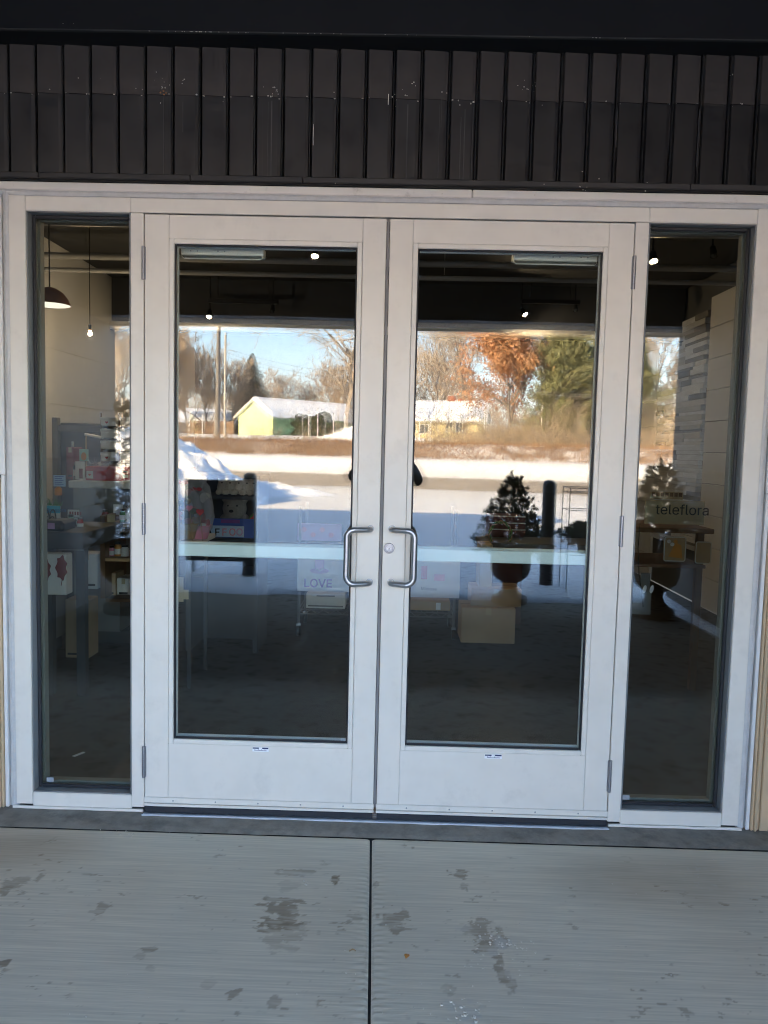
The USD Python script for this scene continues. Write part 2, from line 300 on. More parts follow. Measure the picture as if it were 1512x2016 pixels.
# ================================================================== GROUND
ZG = -0.02
def fbm2(x, y, s, o=4, seed=0): return meshkit.fbm(np.stack([np.asarray(x)*s, np.asarray(y)*s, np.zeros_like(np.asarray(x, float)) + seed*3.7], -1), o, seed)
def sgrid(xs, ys, zf):
    X, Y = np.meshgrid(xs, ys, indexing='ij'); Z = zf(X, Y); V = np.stack([X, Y, Z], -1).reshape(-1, 3)
    i, j = np.meshgrid(np.arange(len(xs) - 1), np.arange(len(ys) - 1), indexing='ij'); a = (i*len(ys) + j).ravel(); b = a + len(ys)
    return trimesh.Trimesh(V, np.vstack([np.stack([a, b, b + 1], 1), np.stack([a, b + 1, a + 1], 1)]), process=False)
def tint(prim, C):
    UsdGeom.PrimvarsAPI(prim).CreatePrimvar('tint', Sdf.ValueTypeNames.Color3fArray, 'vertex').Set(Vt.Vec3fArray.FromNumpy(np.asarray(C, np.float32)))
def sstep(a, b, x): t = np.clip((x - a)/(b - a), 0, 1); return t*t*(3 - 2*t)
SNOW, GRASS, DIRTY = np.array([0.735, 0.71, 0.675]), np.array([0.25, 0.17, 0.105]), np.array([0.55, 0.50, 0.43])
def land(x, y):
    d = -y; s = d + 0.27*x
    h = 0.05*(fbm2(x, y, 0.9, 4, 3) - 0.5) + 0.02
    h = h - 0.16*sstep(4.75, 4.35, d + 0.5*(fbm2(x, y, 2.2, 4, 9) - 0.5))            # the edge of the snow at the swept pavement
    h = h + 0.10*sstep(20.5, 22.5, s)*sstep(25.5, 23.5, s)*(0.4 + 1.2*fbm2(x, y, 0.8, 4, 5))      # windrow along the near kerb
    h = np.where((s > 24) & (s < 38.4), 0.0 + 0.012*np.sin(s*5.1 + 0.5*fbm2(x, y, 0.1, 2, 2)), h)
    h = h + 0.85*sstep(38.4, 41.5, s + 0.6*(fbm2(x, y, 0.5, 3, 6) - 0.5)) + 0.95*sstep(43.0, 48.0, s) + 0.75*sstep(50, 78, s) + 0.18*(fbm2(x, y, 0.25, 4, 8) - 0.5)*sstep(40, 46, s)
    return h + 0.004*np.maximum(d - 95, 0)
xs = np.unique(np.concatenate([np.arange(-14, 14, 0.22), np.arange(-45, -14, 0.9), np.arange(14, 45, 0.9), np.linspace(-240, -45, 24), np.linspace(45, 240, 24)]).round(4))
ys = -np.unique(np.concatenate([np.arange(4.2, 7, 0.06), np.arange(7, 60, 0.3), np.arange(60, 130, 1.2), np.linspace(130, 420, 24)]).round(4))
gm = sgrid(xs, ys[::-1], land); gv = np.array(gm.vertices)
s_ = -gv[:, 1] + 0.27*gv[:, 0]; nb = fbm2(gv[:, 0], gv[:, 1], 0.7, 4, 4)
cov = sstep(43.2, 44.4, s_ + 1.6*(nb - 0.5))*sstep(50.5, 48.2, s_ + 2.5*(nb - 0.5))*np.clip(0.75 + 0.9*(nb - 0.3) - 0.9*sstep(0, 6, gv[:, 0])*sstep(0.62, 0.40, fbm2(gv[:, 0], gv[:, 1], 1.3, 4, 14)), 0, 1)
cov = np.maximum(cov, 0.4*sstep(46, 49, s_)*sstep(58, 53, s_)*sstep(4, 14, gv[:, 0])*sstep(0.42, 0.6, nb))
dir_ = sstep(19.5, 22.5, s_)*sstep(27, 24, s_)*0.6 + 0.35*sstep(37.5, 38.5, s_)*sstep(40.5, 39, s_)
gc = SNOW[None]*(1 - np.clip(dir_, 0, 1)[:, None]) + DIRTY[None]*np.clip(dir_, 0, 1)[:, None]
gc = gc*(1 - cov[:, None]) + GRASS[None]*cov[:, None]
g = obj('ground', gm, 'snow', smooth=True, kind='structure'); tint(g, gc)
rx = np.linspace(-120, 120, 240); rs = np.linspace(23.6, 38.6, 26)
RX, RS = np.meshgrid(rx, rs, indexing='ij'); rm = sgrid(rx, rs, lambda a, b: a*0 + 0.03)
rv = np.array(rm.vertices); rm.vertices = np.stack([rv[:, 0], -(rv[:, 1] - 0.27*rv[:, 0]), 0.022 + 0.008*np.sin(rv[:, 1]*5.1)], 1); rm.invert()
obj('road', rm, 'road', smooth=True, kind='structure')
# pavement of the entrance recess: two broom-finished slabs, an older strip under the doors
STAINS = [(590, 1718, 0.075, 0.018, .5), (660, 1736, .022, .020, 1), (555, 1785, 0.085, .035, .75), (540, 1822, .06, .03, .9), (560, 1815, .05, .03, .8), (780, 1810, .045, .04, .7), (905, 1720, .032, .022, .8), (915, 1745, .02, .015, .5),
          (945, 1830, .05, .035, .6), (965, 1850, .06, .04, .7), (985, 1905, .02, .05, .7), (1000, 1930, .02, .03, .6), (195, 1795, .03, .025, .6), (300, 1867, .03, .014, .7), (275, 1885, .02, .012, .5), (25, 1740, .05, .03, .5), (10, 1752, .03, .02, .7), (0, 1900, .02, .015, .9),
          (410, 1938, .02, .012, .3), (460, 1955, .025, .02, .7), (540, 1975, .02, .02, .5), (885, 1948, .02, .015, .4), (1350, 1992, .02, .012, .6), (1420, 1778, .015, .012, .6), (570, 1745, .05, .02, .25), (1130, 1826, .01, .008, .5), (295, 1905, .015, .01, .3), (740, 1740, .01, .02, .5), (700, 1805, .03, .02, .4), (560, 1840, .07, .05, .35)]
def slab_tint(v):
    x, y = v[:, 0], v[:, 1]; base = np.array([0.69, 0.615, 0.485])[None]*(0.86 + 0.28*fbm2(x, y, 1.6, 4, 1))[:, None]
    n1 = fbm2(x, y, 45, 4, 11); n2 = meshkit.fbm(np.stack([x*34, y*58, x*0], -1), 4, 12)
    W = np.zeros(len(x))
    for px, py, a, b, k in STAINS:
        q = CAM + ray(px, py)*(ZG - CAM[2])/ray(px, py)[2]
        r2 = np.sqrt(((x - q[0])/(a*0.86))**2 + ((y - q[1])/(b*1.45))**2) + 2.0*(n2 - 0.5) + 1.5*(n1 - 0.5)
        W = np.maximum(W, k*sstep(1.04, 0.84, r2))
    stk = meshkit.fbm(np.stack([x*14, y*105, x*0], -1), 3, 15); W = W*(0.55 + 0.45*sstep(0.40, 0.52, stk))
    W = np.maximum(W, (y > -1.45)*0.55*sstep(0.70, 0.76, n2)*sstep(0.52, 0.62, fbm2(x, y, 6, 3, 21)))
    col = base*(1 - 0.62*W[:, None]*np.array([0.90, 1.0, 1.08])[None])
    big = np.maximum(0.30*sstep(0.9, 0.1, np.hypot((x - 1.0)/0.62, (y + 0.38)/0.30)), 0.30*sstep(1, 0.1, np.hypot((x + 1.35)/0.55, (y + 0.3)/0.25)))
    big = big*(0.5 + fbm2(x, y, 5, 4, 17))
    col = col*(1 - big[:, None]*np.array([0.85, 1.0, 1.12])[None])
    S = np.zeros(len(x))
    for px, py, a, b, k in [(985, 1856, .035, .03, .9), (965, 1870, .03, .02, .7), (915, 1828, .04, .02, .5), (925, 2000, .06, .04, .8), (890, 1985, .04, .03, .5), (590, 1725, .05, .02, .35), (258, 1645, .03, .02, .5), (315, 1650, .03, .02, .3), (1005, 1915, .02, .05, .4)]:
        q = CAM + ray(px, py)*(ZG - CAM[2])/ray(px, py)[2]
        S = np.maximum(S, k*sstep(1.0, 0.3, np.hypot((x - q[0])/a, (y - q[1])/(b*1.7)) + 2.6*(fbm2(x, y, 60, 3, 31) - 0.42)))
    S = np.maximum(S, 0.35*sstep(0.80, 0.84, meshkit.noise(np.stack([x*95, y*95, x*0], -1), 41))*sstep(0.52, 0.72, fbm2(x, y, 3.0, 3, 42))*0.9)
    col = col*(1 - sstep(-1.35, -1.9, y)[:, None]*np.array([0.66, 0.70, 0.74])[None]*(0.75 + 0.5*fbm2(x, y, 1.2, 3, 77))[:, None])   # colour darkened outwards: painted shade that dims the slab reflection in the glass
    return col*(1 - S[:, None]) + np.array([0.62, 0.57, 0.49])[None]*S[:, None]
slabs = thing('pavement', kind='structure')
for k, (a, b) in enumerate(((-1, 0), (0, 1))):
    near = 0.005
    xa, xb = ((-2.93, -0.012), (-0.004, 2.93))[k]
    fx = np.arange(xa if k == 0 and xa > -1.75 else max(xa, -1.75), min(xb, 1.75) + 1e-6, 0.0055)
    xs_ = np.unique(np.concatenate([np.linspace(xa, fx[0], 12), fx, np.linspace(fx[-1], xb, 12)]).round(5))
    ys_ = np.unique(np.concatenate([np.linspace(-5.35, -1.32, 60), np.arange(-1.32, -0.152, 0.0048), [-0.152]]).round(5))
    ej = xb if k == 0 else xa
    def zf(X, Y):
        e = np.abs(X - ej); wob = 0.004*(fbm2(X, Y, 30, 2, 51 + k) - 0.5)
        tooled = -0.006*np.exp(-np.maximum(e, 0)/0.006) + 0.0007*np.sin(Y*230 + 9*fbm2(X, Y, 9, 3, 5))*np.exp(-(np.maximum(e - 0.012, 0)/0.03)**2)
        return ZG + tooled - 0.004*np.exp(-np.abs(Y + 0.152)/0.005)
    sm = sgrid(xs_, ys_, zf); sv = np.array(sm.vertices); sv[:, 0] += 0.030*(-sv[:, 1] - 0.17)*np.clip(1.2 - np.abs(sv[:, 0])/1.6, 0, 1); sm.vertices = sv; p_ = obj('slab', sm, 'slab', slabs, smooth=True); tint(p_, slab_tint(np.array(sm.vertices)))
obj('joint', bx(-2.95, 2.95, -5.35, 0.13, ZG - 0.05, ZG - 0.011), 'joint_dark', slabs)
stv = sgrid(np.linspace(-2.93, 2.93, 260), np.linspace(-0.147, 0.10, 16), lambda X, Y: ZG + 0.0045 + 0.006*(fbm2(X, Y, 9, 4, 61) - 0.5) - 0.006*np.exp(-np.abs(Y + 0.147)/0.006))
obj('door_strip', stv, 'sill_concrete', slabs, smooth=True)
# salt grains, leaf scraps on the pavement
def gp(px, py): return CAM + ray(px, py)*(ZG - CAM[2])/ray(px, py)[2]
gr = []
for k in range(170):
    q = gp(*(rng.normal((260, 1640), (70, 12)) if k < 46 else rng.normal((985, 1868), (45, 28)) if k < 92 else rng.normal((910, 1990), (60, 22)) if k < 120 else (rng.uniform(0, 1500), rng.uniform(1635, 2010))))
    if q[1] < -0.155 and abs(q[0]) > 0.02: gr.append(ball((q[0], q[1], ZG + 0.0015), rng.uniform(0.0008, 0.0026)*np.array([1, 1, 0.7]), 0))
for cx_, cy_, sx_, sy_, n_ in ((958, 1850, 9, 7, 7), (990, 1862, 13, 5, 7), (1006, 1858, 6, 8, 5), (925, 2002, 22, 8, 9), (890, 1985, 14, 5, 5), (600, 1740, 5, 4, 4), (258, 1645, 10, 5, 6)):
    for k in range(n_): q = gp(rng.normal(cx_, sx_), rng.normal(cy_, sy_)); gr.append(ball((q[0], q[1], ZG + 0.001), rng.uniform(0.0018, 0.0048)*np.array([1, 1, 0.55]), 1))
obj('salt_grains', gr, 'fleck', cat='salt', label='white salt grains scattered over the grey pavement before the doors', kind='stuff')
def scrap(px, py, L, W, a, col, lab, cat_='leaf'):
    q = gp(px, py); t = np.linspace(0, 1, 7); c, s = math.cos(a), math.sin(a)
    w = W*np.sin(PI*np.clip(t, .04, .96)); V = []
    for i in range(7):
        for sg in (-1, 0, 1): V.append([q[0] + c*(t[i] - .5)*L - s*w[i]*sg, q[1] + s*(t[i] - .5)*L + c*w[i]*sg, ZG + 0.004 + 0.004*math.sin(PI*t[i]) + 0.003*abs(sg)])
    F = [[i*3 + j, i*3 + j + 1, i*3 + j + 4, i*3 + j + 3] for i in range(6) for j in range(2)]
    obj('fallen_leaf' if cat_ == 'leaf' else 'paper_scrap', (np.array(V), np.array(F)), col, label=lab, cat=cat_, smooth=True)
scrap(801, 1887, 0.022, 0.008, 1.3, 'orange', 'small curled brown leaf on the pavement right of the joint')
scrap(694, 1876, 0.020, 0.004, 0.15, 'wood_pale', 'thin tan leaf fragment on the pavement left of the joint')
# ================================================================== THE SHOP FRONT
X1, X2, XJ, XO = 0.967, 1.363, 1.428, 1.455
fr = thing('entrance_frame', 'pale painted metal frame around the double doors and side windows', 'door frame')
for s in (-1, 1):
    obj('jamb', bx(s*X2, s*XJ, 0, 0.12, 0.0, 2.358, 0.002), 'frame_paint', fr)
    obj('mullion', bx(s*0.917, s*X1, 0.001, 0.12, 0.0, 2.302, 0.002), 'frame_paint', fr)
    obj('head', bx(s*X1, s*X2, 0.0015, 0.118, 2.3035, 2.357, 0.002), 'frame_paint', fr)
    obj('sill', bx(s*X1, s*X2, 0.0015, 0.118, -0.008, 0.0486, 0.002), 'frame_paint', fr)
    obj('door_stop', bx(s*0.895, s*0.9155, 0.05, 0.115, 0.02, 2.30), 'dark_gap', fr)
    n_ = 60; zz = np.linspace(-0.01, 2.38, n_); V = []
    wv = 0.004*(meshkit.fbm(np.stack([zz*9, zz*0 + s, zz*0], -1), 3, 71) - 0.5)
    obj('sealant', tube(np.stack([np.full(n_, s*(XJ + 0.011)), 0.016 + wv, zz], 1), 0.0165 + wv, 8), 'sealant', fr, smooth=40)
obj('head', bx(-X1, X1, 0.0022, 0.118, 2.3035, 2.3565, 0.002), 'frame_paint', fr)
obj('door_stop', bx(-0.895, 0.895, 0.05, 0.115, 2.282, 2.3), 'dark_gap', fr)
xx = np.linspace(-1.46, 1.46, 90); wv = 0.008*(meshkit.fbm(np.stack([xx*6, xx*0, xx*0], -1), 3, 73) - 0.5)
obj('sealant', tube(np.stack([xx, 0.014 + wv, 2.370 + wv*0.6], 1), 0.0145 + wv*0.5, 8), 'sealant', fr, smooth=40)
n_ = 90
for s in (-1, 1):
    xx = np.linspace(s*0.92, s*1.44, 40); wv = 0.006*(meshkit.fbm(np.stack([xx*11, xx*0, xx*0], -1), 3, 75) - 0.5)
    obj('sealant', tube(np.stack([xx, -0.002 + wv, -0.012 + wv*0.3], 1), 0.007 + wv*0.4, 6), 'frame_paint', fr, smooth=40)
th = thing('threshold', 'ridged aluminium threshold plate under the double doors', 'threshold')
obj('plate', bx(-0.914, 0.914, -0.030, 0.11, -0.024, -0.0135, 0.002), 'alu', th); obj('nose', bx(-0.9165, 0.9165, -0.036, -0.0305, -0.021, -0.0105, 0.002), 'alu_bright', th)
for yy in (-0.022, 0.014, 0.03, 0.05): obj('ridge', bx(-0.914, 0.914, yy - 0.003, yy + 0.003, -0.014, -0.0115, 0.001), 'alu', th)
def sheet(x0, x1, y, z0, z1, th_, sag=0.0, tz=0.0, tx=0.0):
    """a slightly bowed pane; th_ = 0 leaves out its back"""
    nx, nz = 14, 24; xs = np.linspace(x0, x1, nx); zs = np.linspace(z0, z1, nz); X, Z = np.meshgrid(xs, zs, indexing='ij')
    u, w = (X - (x0 + x1)/2)/((x1 - x0)/2), (Z - (z0 + z1)/2)/((z1 - z0)/2)
    Y = y + sag*(1 - u*u)*(1 - w*w) + tz*(X - (x0 + x1)/2) + tx*(Z - (z0 + z1)/2)
    A = np.stack([X, Y, Z], -1).reshape(-1, 3); Bk = A + [0, th_, 0]; i, j = np.meshgrid(np.arange(nx - 1), np.arange(nz - 1), indexing='ij'); a = (i*nz + j).ravel(); b = a + nz
    q1 = np.vstack([np.stack([a, b, b + 1], 1), np.stack([a, b + 1, a + 1], 1)]); q2 = q1[:, ::-1] + len(A); N = len(A)
    if th_ == 0: return trimesh.Trimesh(A, q1, process=False)
    rim = []
    loop = [i_*nz for i_ in range(nx)] + [(nx - 1)*nz + j_ for j_ in range(1, nz)] + [i_*nz + nz - 1 for i_ in range(nx - 2, -1, -1)] + [j_ for j_ in range(nz - 2, 0, -1)]
    for k in range(len(loop)):
        p, q = loop[k], loop[(k + 1) % len(loop)]; rim += [[q, p, p + N], [q, p + N, q + N]]
    m = trimesh.Trimesh(np.vstack([A, Bk]), np.vstack([q1, q2, np.array(rim)]), process=False); return m
def ring(x0, x1, z0, z1, w, ya, yb, b=0.0):
    return [bx(x0, x0 + w, ya, yb, z0, z1, b), bx(x1 - w, x1, ya, yb, z0, z1, b), bx(x0 + w, x1 - w, ya, yb, z1 - w, z1, b), bx(x0 + w, x1 - w, ya, yb, z0, z0 + w, b)]
def side_window(s, lab):
    t = thing('side_window', lab, 'window'); a, b = sorted((s*X1, s*X2))
    a += 0.0015; b -= 0.0015; z0, z1 = 0.0495, 2.3025
    for m in ring(a, b, z0, z1, 0.004, 0.004, 0.045): obj('reveal', m, 'channel', t)
    for m in ring(a + 0.004, b - 0.004, z0 + 0.004, z1 - 0.004, 0.013, 0.040, 0.0525, 0.003): obj('gasket', m, 'gasket', t)
    for m in ring(a + 0.002, b - 0.002, z0 + 0.002, z1 - 0.002, 0.014, 0.083, 0.118, 0.002): obj('inner_frame', m, 'inner_trim', t)
    obj('pane', sheet(a + 0.006, b - 0.006, 0.054, z0 + 0.006, z1 - 0.006, 0.005, 0.0002), 'outer_glass', t, smooth=30)
    obj('inner_pane', sheet(a + 0.006, b - 0.006, 0.072, z0 + 0.006, z1 - 0.006, 0, -0.0005, 0.0016*s, 0.0006), 'inner_glass', t, smooth=30)
    cx = -1.33 if s < 0 else 0.985
    obj('clear_tab', bx(cx, cx + 0.03, 0.0485, 0.053, z0 + 0.02, z0 + 0.04, 0.002), 'tab_grey', t)
side_window(-1, 'narrow side window left of the double doors with shop counter and boxes behind')
side_window(1, 'narrow side window right of the double doors with tan cardboard sign behind')
# doors
def door(s, lab):
    t = thing('glass_door', lab, 'door'); e0, e1 = 0.0065, 0.9135; g0, g1 = 0.1133, 0.8011; zt, zb = 2.2975, 0.030; gt, gb = 2.1915, 0.2840; bd = 0.0195
    S = lambda a, b: tuple(sorted((s*a, s*b)))
    obj('lock_stile', bx(*S(e0, g0 - bd), 0.0, 0.045, zb, zt, 0.0018), 'frame_paint', t)
    obj('hinge_stile', bx(*S(g1 + bd, e1), 0.0, 0.045, zb, zt, 0.0018), 'frame_paint', t)
    obj('top_rail', bx(*S(g0 - bd + 0.0006, g1 + bd - 0.0006), 0.0008, 0.045, gt + bd, zt - 0.0004, 0.001), 'frame_paint', t)
    obj('bottom_rail', bx(*S(g0 - bd + 0.0006, g1 + bd - 0.0006), 0.0008, 0.045, zb + 0.0004, gb - bd, 0.001), 'frame_paint', t)
    a, b = S(g0 - bd + 0.0008, g1 + bd - 0.0008)
    for m in ring(a, b, gb - bd + 0.0008, gt + bd - 0.0008, bd - 0.001, -0.0015, 0.020, 0.002): obj('glazing_bead', m, 'frame_paint', t)
    a, b = S(g0, g1)
    for m in ring(a, b, gb, gt, 0.006, 0.004, 0.0195, 0.002): obj('gasket', m, 'gasket', t)
    obj('pane', sheet(a, b, 0.0205, gb - 0.01, gt + 0.01, 0.005, 0.0003), 'outer_glass', t, smooth=30)
    obj('inner_pane', sheet(a, b, 0.0365, gb - 0.01, gt + 0.01, 0, -0.0006, -0.0020*s, 0.0008), 'inner_glass', t, smooth=30)
    for m in ring(a - 0.015, b + 0.015, gb - 0.015, gt + 0.015, 0.019, 0.046, 0.056, 0.002): obj('inner_bead', m, 'shop_white', t)
    # brush sweep with its screwed carrier
    a, b = S(0.004, 0.916)
    obj('sweep_carrier', bx(a, b, -0.006, -0.0004, 0.0225, 0.046, 0.002), 'frame_paint', t)
    obj('sweep_lip', bx(a, b, -0.010, -0.002, 0.0105, 0.0215, 0.002), 'frame_paint', t)
    obj('sweep_brush', bx(a + 0.004, b - 0.004, -0.007, -0.002, -0.0128, 0.0102), 'brush', t)
    for x in np.linspace(0.125, 0.80, 5): obj('screw', lathe([(0.0001, 0.0016), (0.002, 0.0014), (0.0034, 0.0)], 8).apply_transform(trimesh.transformations.rotation_matrix(PI/2, [1, 0, 0])).apply_translation((s*x, -0.0062, 0.033)), 'hinge_metal', t)
    # hinges on the outer edge
    for (pa, pb) in (((484, 550.6), (990, 1053), (1469, 1531)) if s < 0 else ((503, 569.5), (1015, 1077), (1497, 1560))):
        pxx = 282 if s < 0 else np.interp(pa, (500, 1500), (1248, 1199))
        z1, z0 = I(pxx, pa, -0.006)[2], I(pxx, pb, -0.006)[2]; x = s*0.9165
        h = obj('hinge', bx(x - 0.0085, x + 0.0085, -0.0012, 0.003, z0 + 0.002, z1 - 0.002), 'hinge_metal', t); L = (z1 - z0)/5
        for k in range(5): obj('knuckle', lathe([(0.0001, 0), (0.0058, 0.0004), (0.0062, 0.0012), (0.0062, L - 0.0014), (0.0058, L - 0.0006), (0.0001, L - 0.0002)], 14, (x, -0.0062, z0 + k*L)), 'hinge_metal', h, smooth=40)
    # offset pull handle
    z1, z0 = I(734 if s < 0 else 766, 1041, 0)[2], I(732 if s < 0 else 764, 1146, 0)[2]
    xm, xt, yt, R = 0.041, 0.128, -0.062, 0.030
    P = [(xm, 0.001, z1), (xm, -0.020, z1)] + [(xm + 0.022*(1 - math.cos(q)), -0.020 - 0.026*math.sin(q), z1) for q in np.linspace(0.2, PI/2, 6)]
    y_ = P[-1][1]; x_ = P[-1][0]
    P += [(xt - R, yt, z1)] + [(xt - R + R*math.sin(q), yt, z1 - R + R*math.cos(q)) for q in np.linspace(0.2, PI/2, 7)]
    P = np.array(P); Q = P[::-1].copy(); Q[:, 2] = z1 + z0 - Q[:, 2]; P = np.vstack([P, Q]); P[:, 0] *= s
    hd = obj('handle', tube(P, 0.0112, 16), 'steel', t, smooth=50)
    for z in (z0, z1): obj('rose', lathe([(0.0001, 0.003), (0.0132, 0.003), (0.0138, 0.0)], 20).apply_transform(trimesh.transformations.rotation_matrix(PI/2, [1, 0, 0])).apply_translation((s*xm, -0.0006, z)), 'steel', hd, smooth=30)
    if s > 0:
        c = I(766, 1079.5, 0); rot = trimesh.transformations.rotation_matrix(PI/2, [1, 0, 0])
        lk = obj('lock_cylinder', lathe([(0.0001, 0.004), (0.0135, 0.0042), (0.015, 0.006), (0.0185, 0.0058), (0.021, 0.0)], 28).apply_transform(rot).apply_translation((c[0], -0.0002, c[2])), 'hinge_metal', t, smooth=30)
        obj('plug', lathe([(0.0001, 0.0012), (0.0085, 0.001), (0.009, 0.0)], 20).apply_transform(rot).apply_translation((c[0], -0.0044, c[2] - 0.002)), 'steel', lk, smooth=30)
        obj('keyhole', [bx(c[0] - 0.001, c[0] + 0.001, -0.0064, -0.0050, c[2] - 0.008, c[2] + 0.001), ball((c[0], -0.0056, c[2] + 0.001), (0.0022, 0.0008, 0.0022), 1)], 'ink', lk)
    # push bar and closer on the inner side
    if s < 0: A, B = I(349, 1065.5, .10), I(684, 1072, .10); h0 = I(349, 1093, .10)
    else: A, B = I(806, 1075, .10), I(1154, 1083, .10); h0 = I(806, 1103, .10)
    pb = obj('push_bar', bx(A[0], B[0], 0.082, 0.125, h0[2], A[2], 0.005), 'bar_white', t)
    obj('bar_rail', bx(A[0] - 0.03, B[0] + 0.03, 0.058, 0.081, h0[2] + 0.004, A[2] - 0.004, 0.003), 'bar_white', pb)
    for f_ in (0.2, 0.26, 0.87): obj('bar_screw', ball((A[0] + (B[0] - A[0])*(f_ if s < 0 else 1 - f_), 0.0815, h0[2] + 0.014 + 0.02*(f_ == 0.26)), (0.004, 0.0015, 0.004), 1), 'hinge_metal', pb)
    if s < 0: A, B = I(358, 486, .11), I(520, 506, .11)
    else: A, B = I(1010, 497, .11), I(1175, 517, .11)
    cl = obj('door_closer', bx(A[0], B[0], 0.095, 0.150, B[2], A[2], 0.004), 'closer_white', t)
    z = B[2] - 0.004
    obj('closer_arm', tube([(A[0] + 0.003, 0.1, B[2] + 0.004), (A[0] + 0.004, 0.1, z - 0.002), (A[0] + 0.012, 0.1, z - 0.009), (B[0] - 0.012, 0.1, z - 0.009), (B[0] - 0.004, 0.1, z - 0.002), (B[0] - 0.003, 0.1, B[2] + 0.004)], 0.0022, 6), 'closer_white', cl)
    for f_ in (.12, .2, .45, .53): obj('closer_screw', ball((A[0] + (B[0] - A[0])*(f_ if s < 0 else 1 - f_), 0.0945, A[2] - 0.018), (0.0028, 0.0012, 0.0028), 1), 'hinge_metal', cl)
    # maker's sticker below the glass
    A, B = (I(497, 1471, 0), I(529, 1480, 0)) if s < 0 else (I(954, 1485, 0), I(988, 1494, 0))
    st = obj('sticker', bx(A[0], B[0], -0.0012, 0.0002, B[2], A[2]), 'sticker_white', t)
    w = B[0] - A[0]; h = A[2] - B[2]
    for u in (0.02, 0.60): obj('sticker_stripe', bx(A[0] + u*w, A[0] + (u + 0.38)*w, -0.0018, -0.0014, A[2] - 0.33*h, A[2] - 0.03*h), 'navy', st)
    for i_, u in enumerate(np.linspace(0.14, 0.82, 11)): obj('sticker_print', bx(A[0] + u*w, A[0] + u*w + 0.035*w, -0.0018, -0.0014, B[2] + 0.16*h, B[2] + (0.38 + 0.16*((i_*7) % 3 == 0))*h), 'navy', st)
    c = I(676, 1457, .0195) if s < 0 else I(803, 1463, .0195)
    if s < 0: obj('glass_mark', [bx(c[0] - 0.009 + 0.006*(k % 3), c[0] - 0.0045 + 0.006*(k % 3), 0.0192, 0.0203, c[2] - 0.008 + 0.0055*(k // 3), c[2] - 0.0045 + 0.0055*(k // 3)) for k in range(9)], 'cello', t)
door(-1, 'left glass door of the pair, pull handle and no lock')
door(1, 'right glass door of the pair with round lock beside its pull handle')
obj('centre_seal', bx(-0.0045, 0.0045, 0.004, 0.044, 0.03, 2.295), 'astragal', label='dark grey rubber seal strip between the two glass doors', cat='seal')
# dark ribbed cladding above the frame
bw = thing('cladding', 'dark brown vertical metal cladding with paint flecks above the doors', 'cladding')
xp = [I(px, 290, 0)[0] for px in np.linspace(20, 1483, 28)]
pit = (xp[-1] - xp[0])/27; x0 = xp[0] - 14*pit; ZB, ZM, ZT = 2.432, 2.722, 3.26
fl = []
for k in range(55):
    xa, xb = x0 + k*pit + 0.0062, x0 + (k + 1)*pit - 0.0062
    if xb > 2.93 or xa < -2.93: continue
    tl = 0.0095 + 0.002*rng.random()
    def pan(z0, z1, dy):
        V = np.array([(xa, dy, z0), (xa + 0.004, dy - tl, z0), (xb - 0.012, dy - 0.003, z0), (xb, dy, z0), (xa, dy, z1), (xa + 0.004, dy - tl, z1), (xb - 0.012, dy - 0.003, z1), (xb, dy, z1), (xa, 0.03, z0), (xb, 0.03, z0), (xa, 0.03, z1), (xb, 0.03, z1)])
        F = [[0, 1, 5, 4], [1, 2, 6, 5], [2, 3, 7, 6], [8, 0, 4, 10], [3, 9, 11, 7]]
        return trimesh.Trimesh(V, np.vstack([[f[:3], [f[0], f[2], f[3]]] for f in F]), process=False)
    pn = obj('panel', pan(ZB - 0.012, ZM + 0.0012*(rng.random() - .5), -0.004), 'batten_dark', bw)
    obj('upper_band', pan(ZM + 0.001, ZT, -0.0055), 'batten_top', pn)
    if abs(xa) < 1.6:
        for x in (xa + 0.006, xb - 0.006):
            if rng.random() < 0.62: fl.append(ball((x, -0.0125, ZM - 0.002 + rng.normal(0, 0.003)), (rng.uniform(.001, .0045), .0015, rng.uniform(.001, .003)), 1))
    obj('rib', bx(xb + 0.0040, xb + 0.0084, -0.0145, 0.02, ZB - 0.014, ZT - 0.01, 0.0015), 'batten_dark', bw)
obj('backing', bx(-2.95, 2.95, 0.030, 0.12, 2.40, 3.27), 'groove_black', bw)
for px, py, n_, sp in ((324, 172, 16, 8), (537, 180, 26, 9), (360, 158, 5, 3), (1035, 178, 20, 9), (1060, 172, 10, 6), (800, 186, 10, 10), (770, 190, 5, 3), (840, 180, 7, 6), (1440, 150, 3, 3), (685, 148, 4, 3), (300, 158, 3, 12), (150, 153, 2, 3), (100, 180, 2, 4), (198, 155, 2, 3), (1160, 378, 14, 12), (1275, 374, 6, 8), (916, 205, 5, 8), (1455, 205, 4, 6), (500, 190, 40, 480), (760, 360, 14, 500)):
    for k in range((n_ + 1)//2):
        q = I(px + rng.normal(0, sp), py + rng.normal(0, min(sp, 14)), -0.0125 if py < 340 else -0.034)
        fl.append(ball(q, np.array([rng.uniform(.0008, .003), .0012, rng.uniform(.0008, .003)]), 1))
for (px, py, py2, w) in ((765, 185, 206, .0018), (617, 244, 286, .0012)):
    a, b = I(px, py, -0.0135), I(px, py2, -0.0135); fl.append(bx(a[0] - w, a[0] + w, -0.0145, -0.012, b[2], a[2], .0005))
obj('paint_flecks', fl, 'fleck', bw, kind='stuff')
obj('rust_spot', [ball(I(322 + dx, 179 + dy, -0.0115), (.0035, .0012, .003), 1) for dx, dy in ((0, 0), (-6, 3), (5, 4), (1, 7))], 'rust', bw)
dr = []
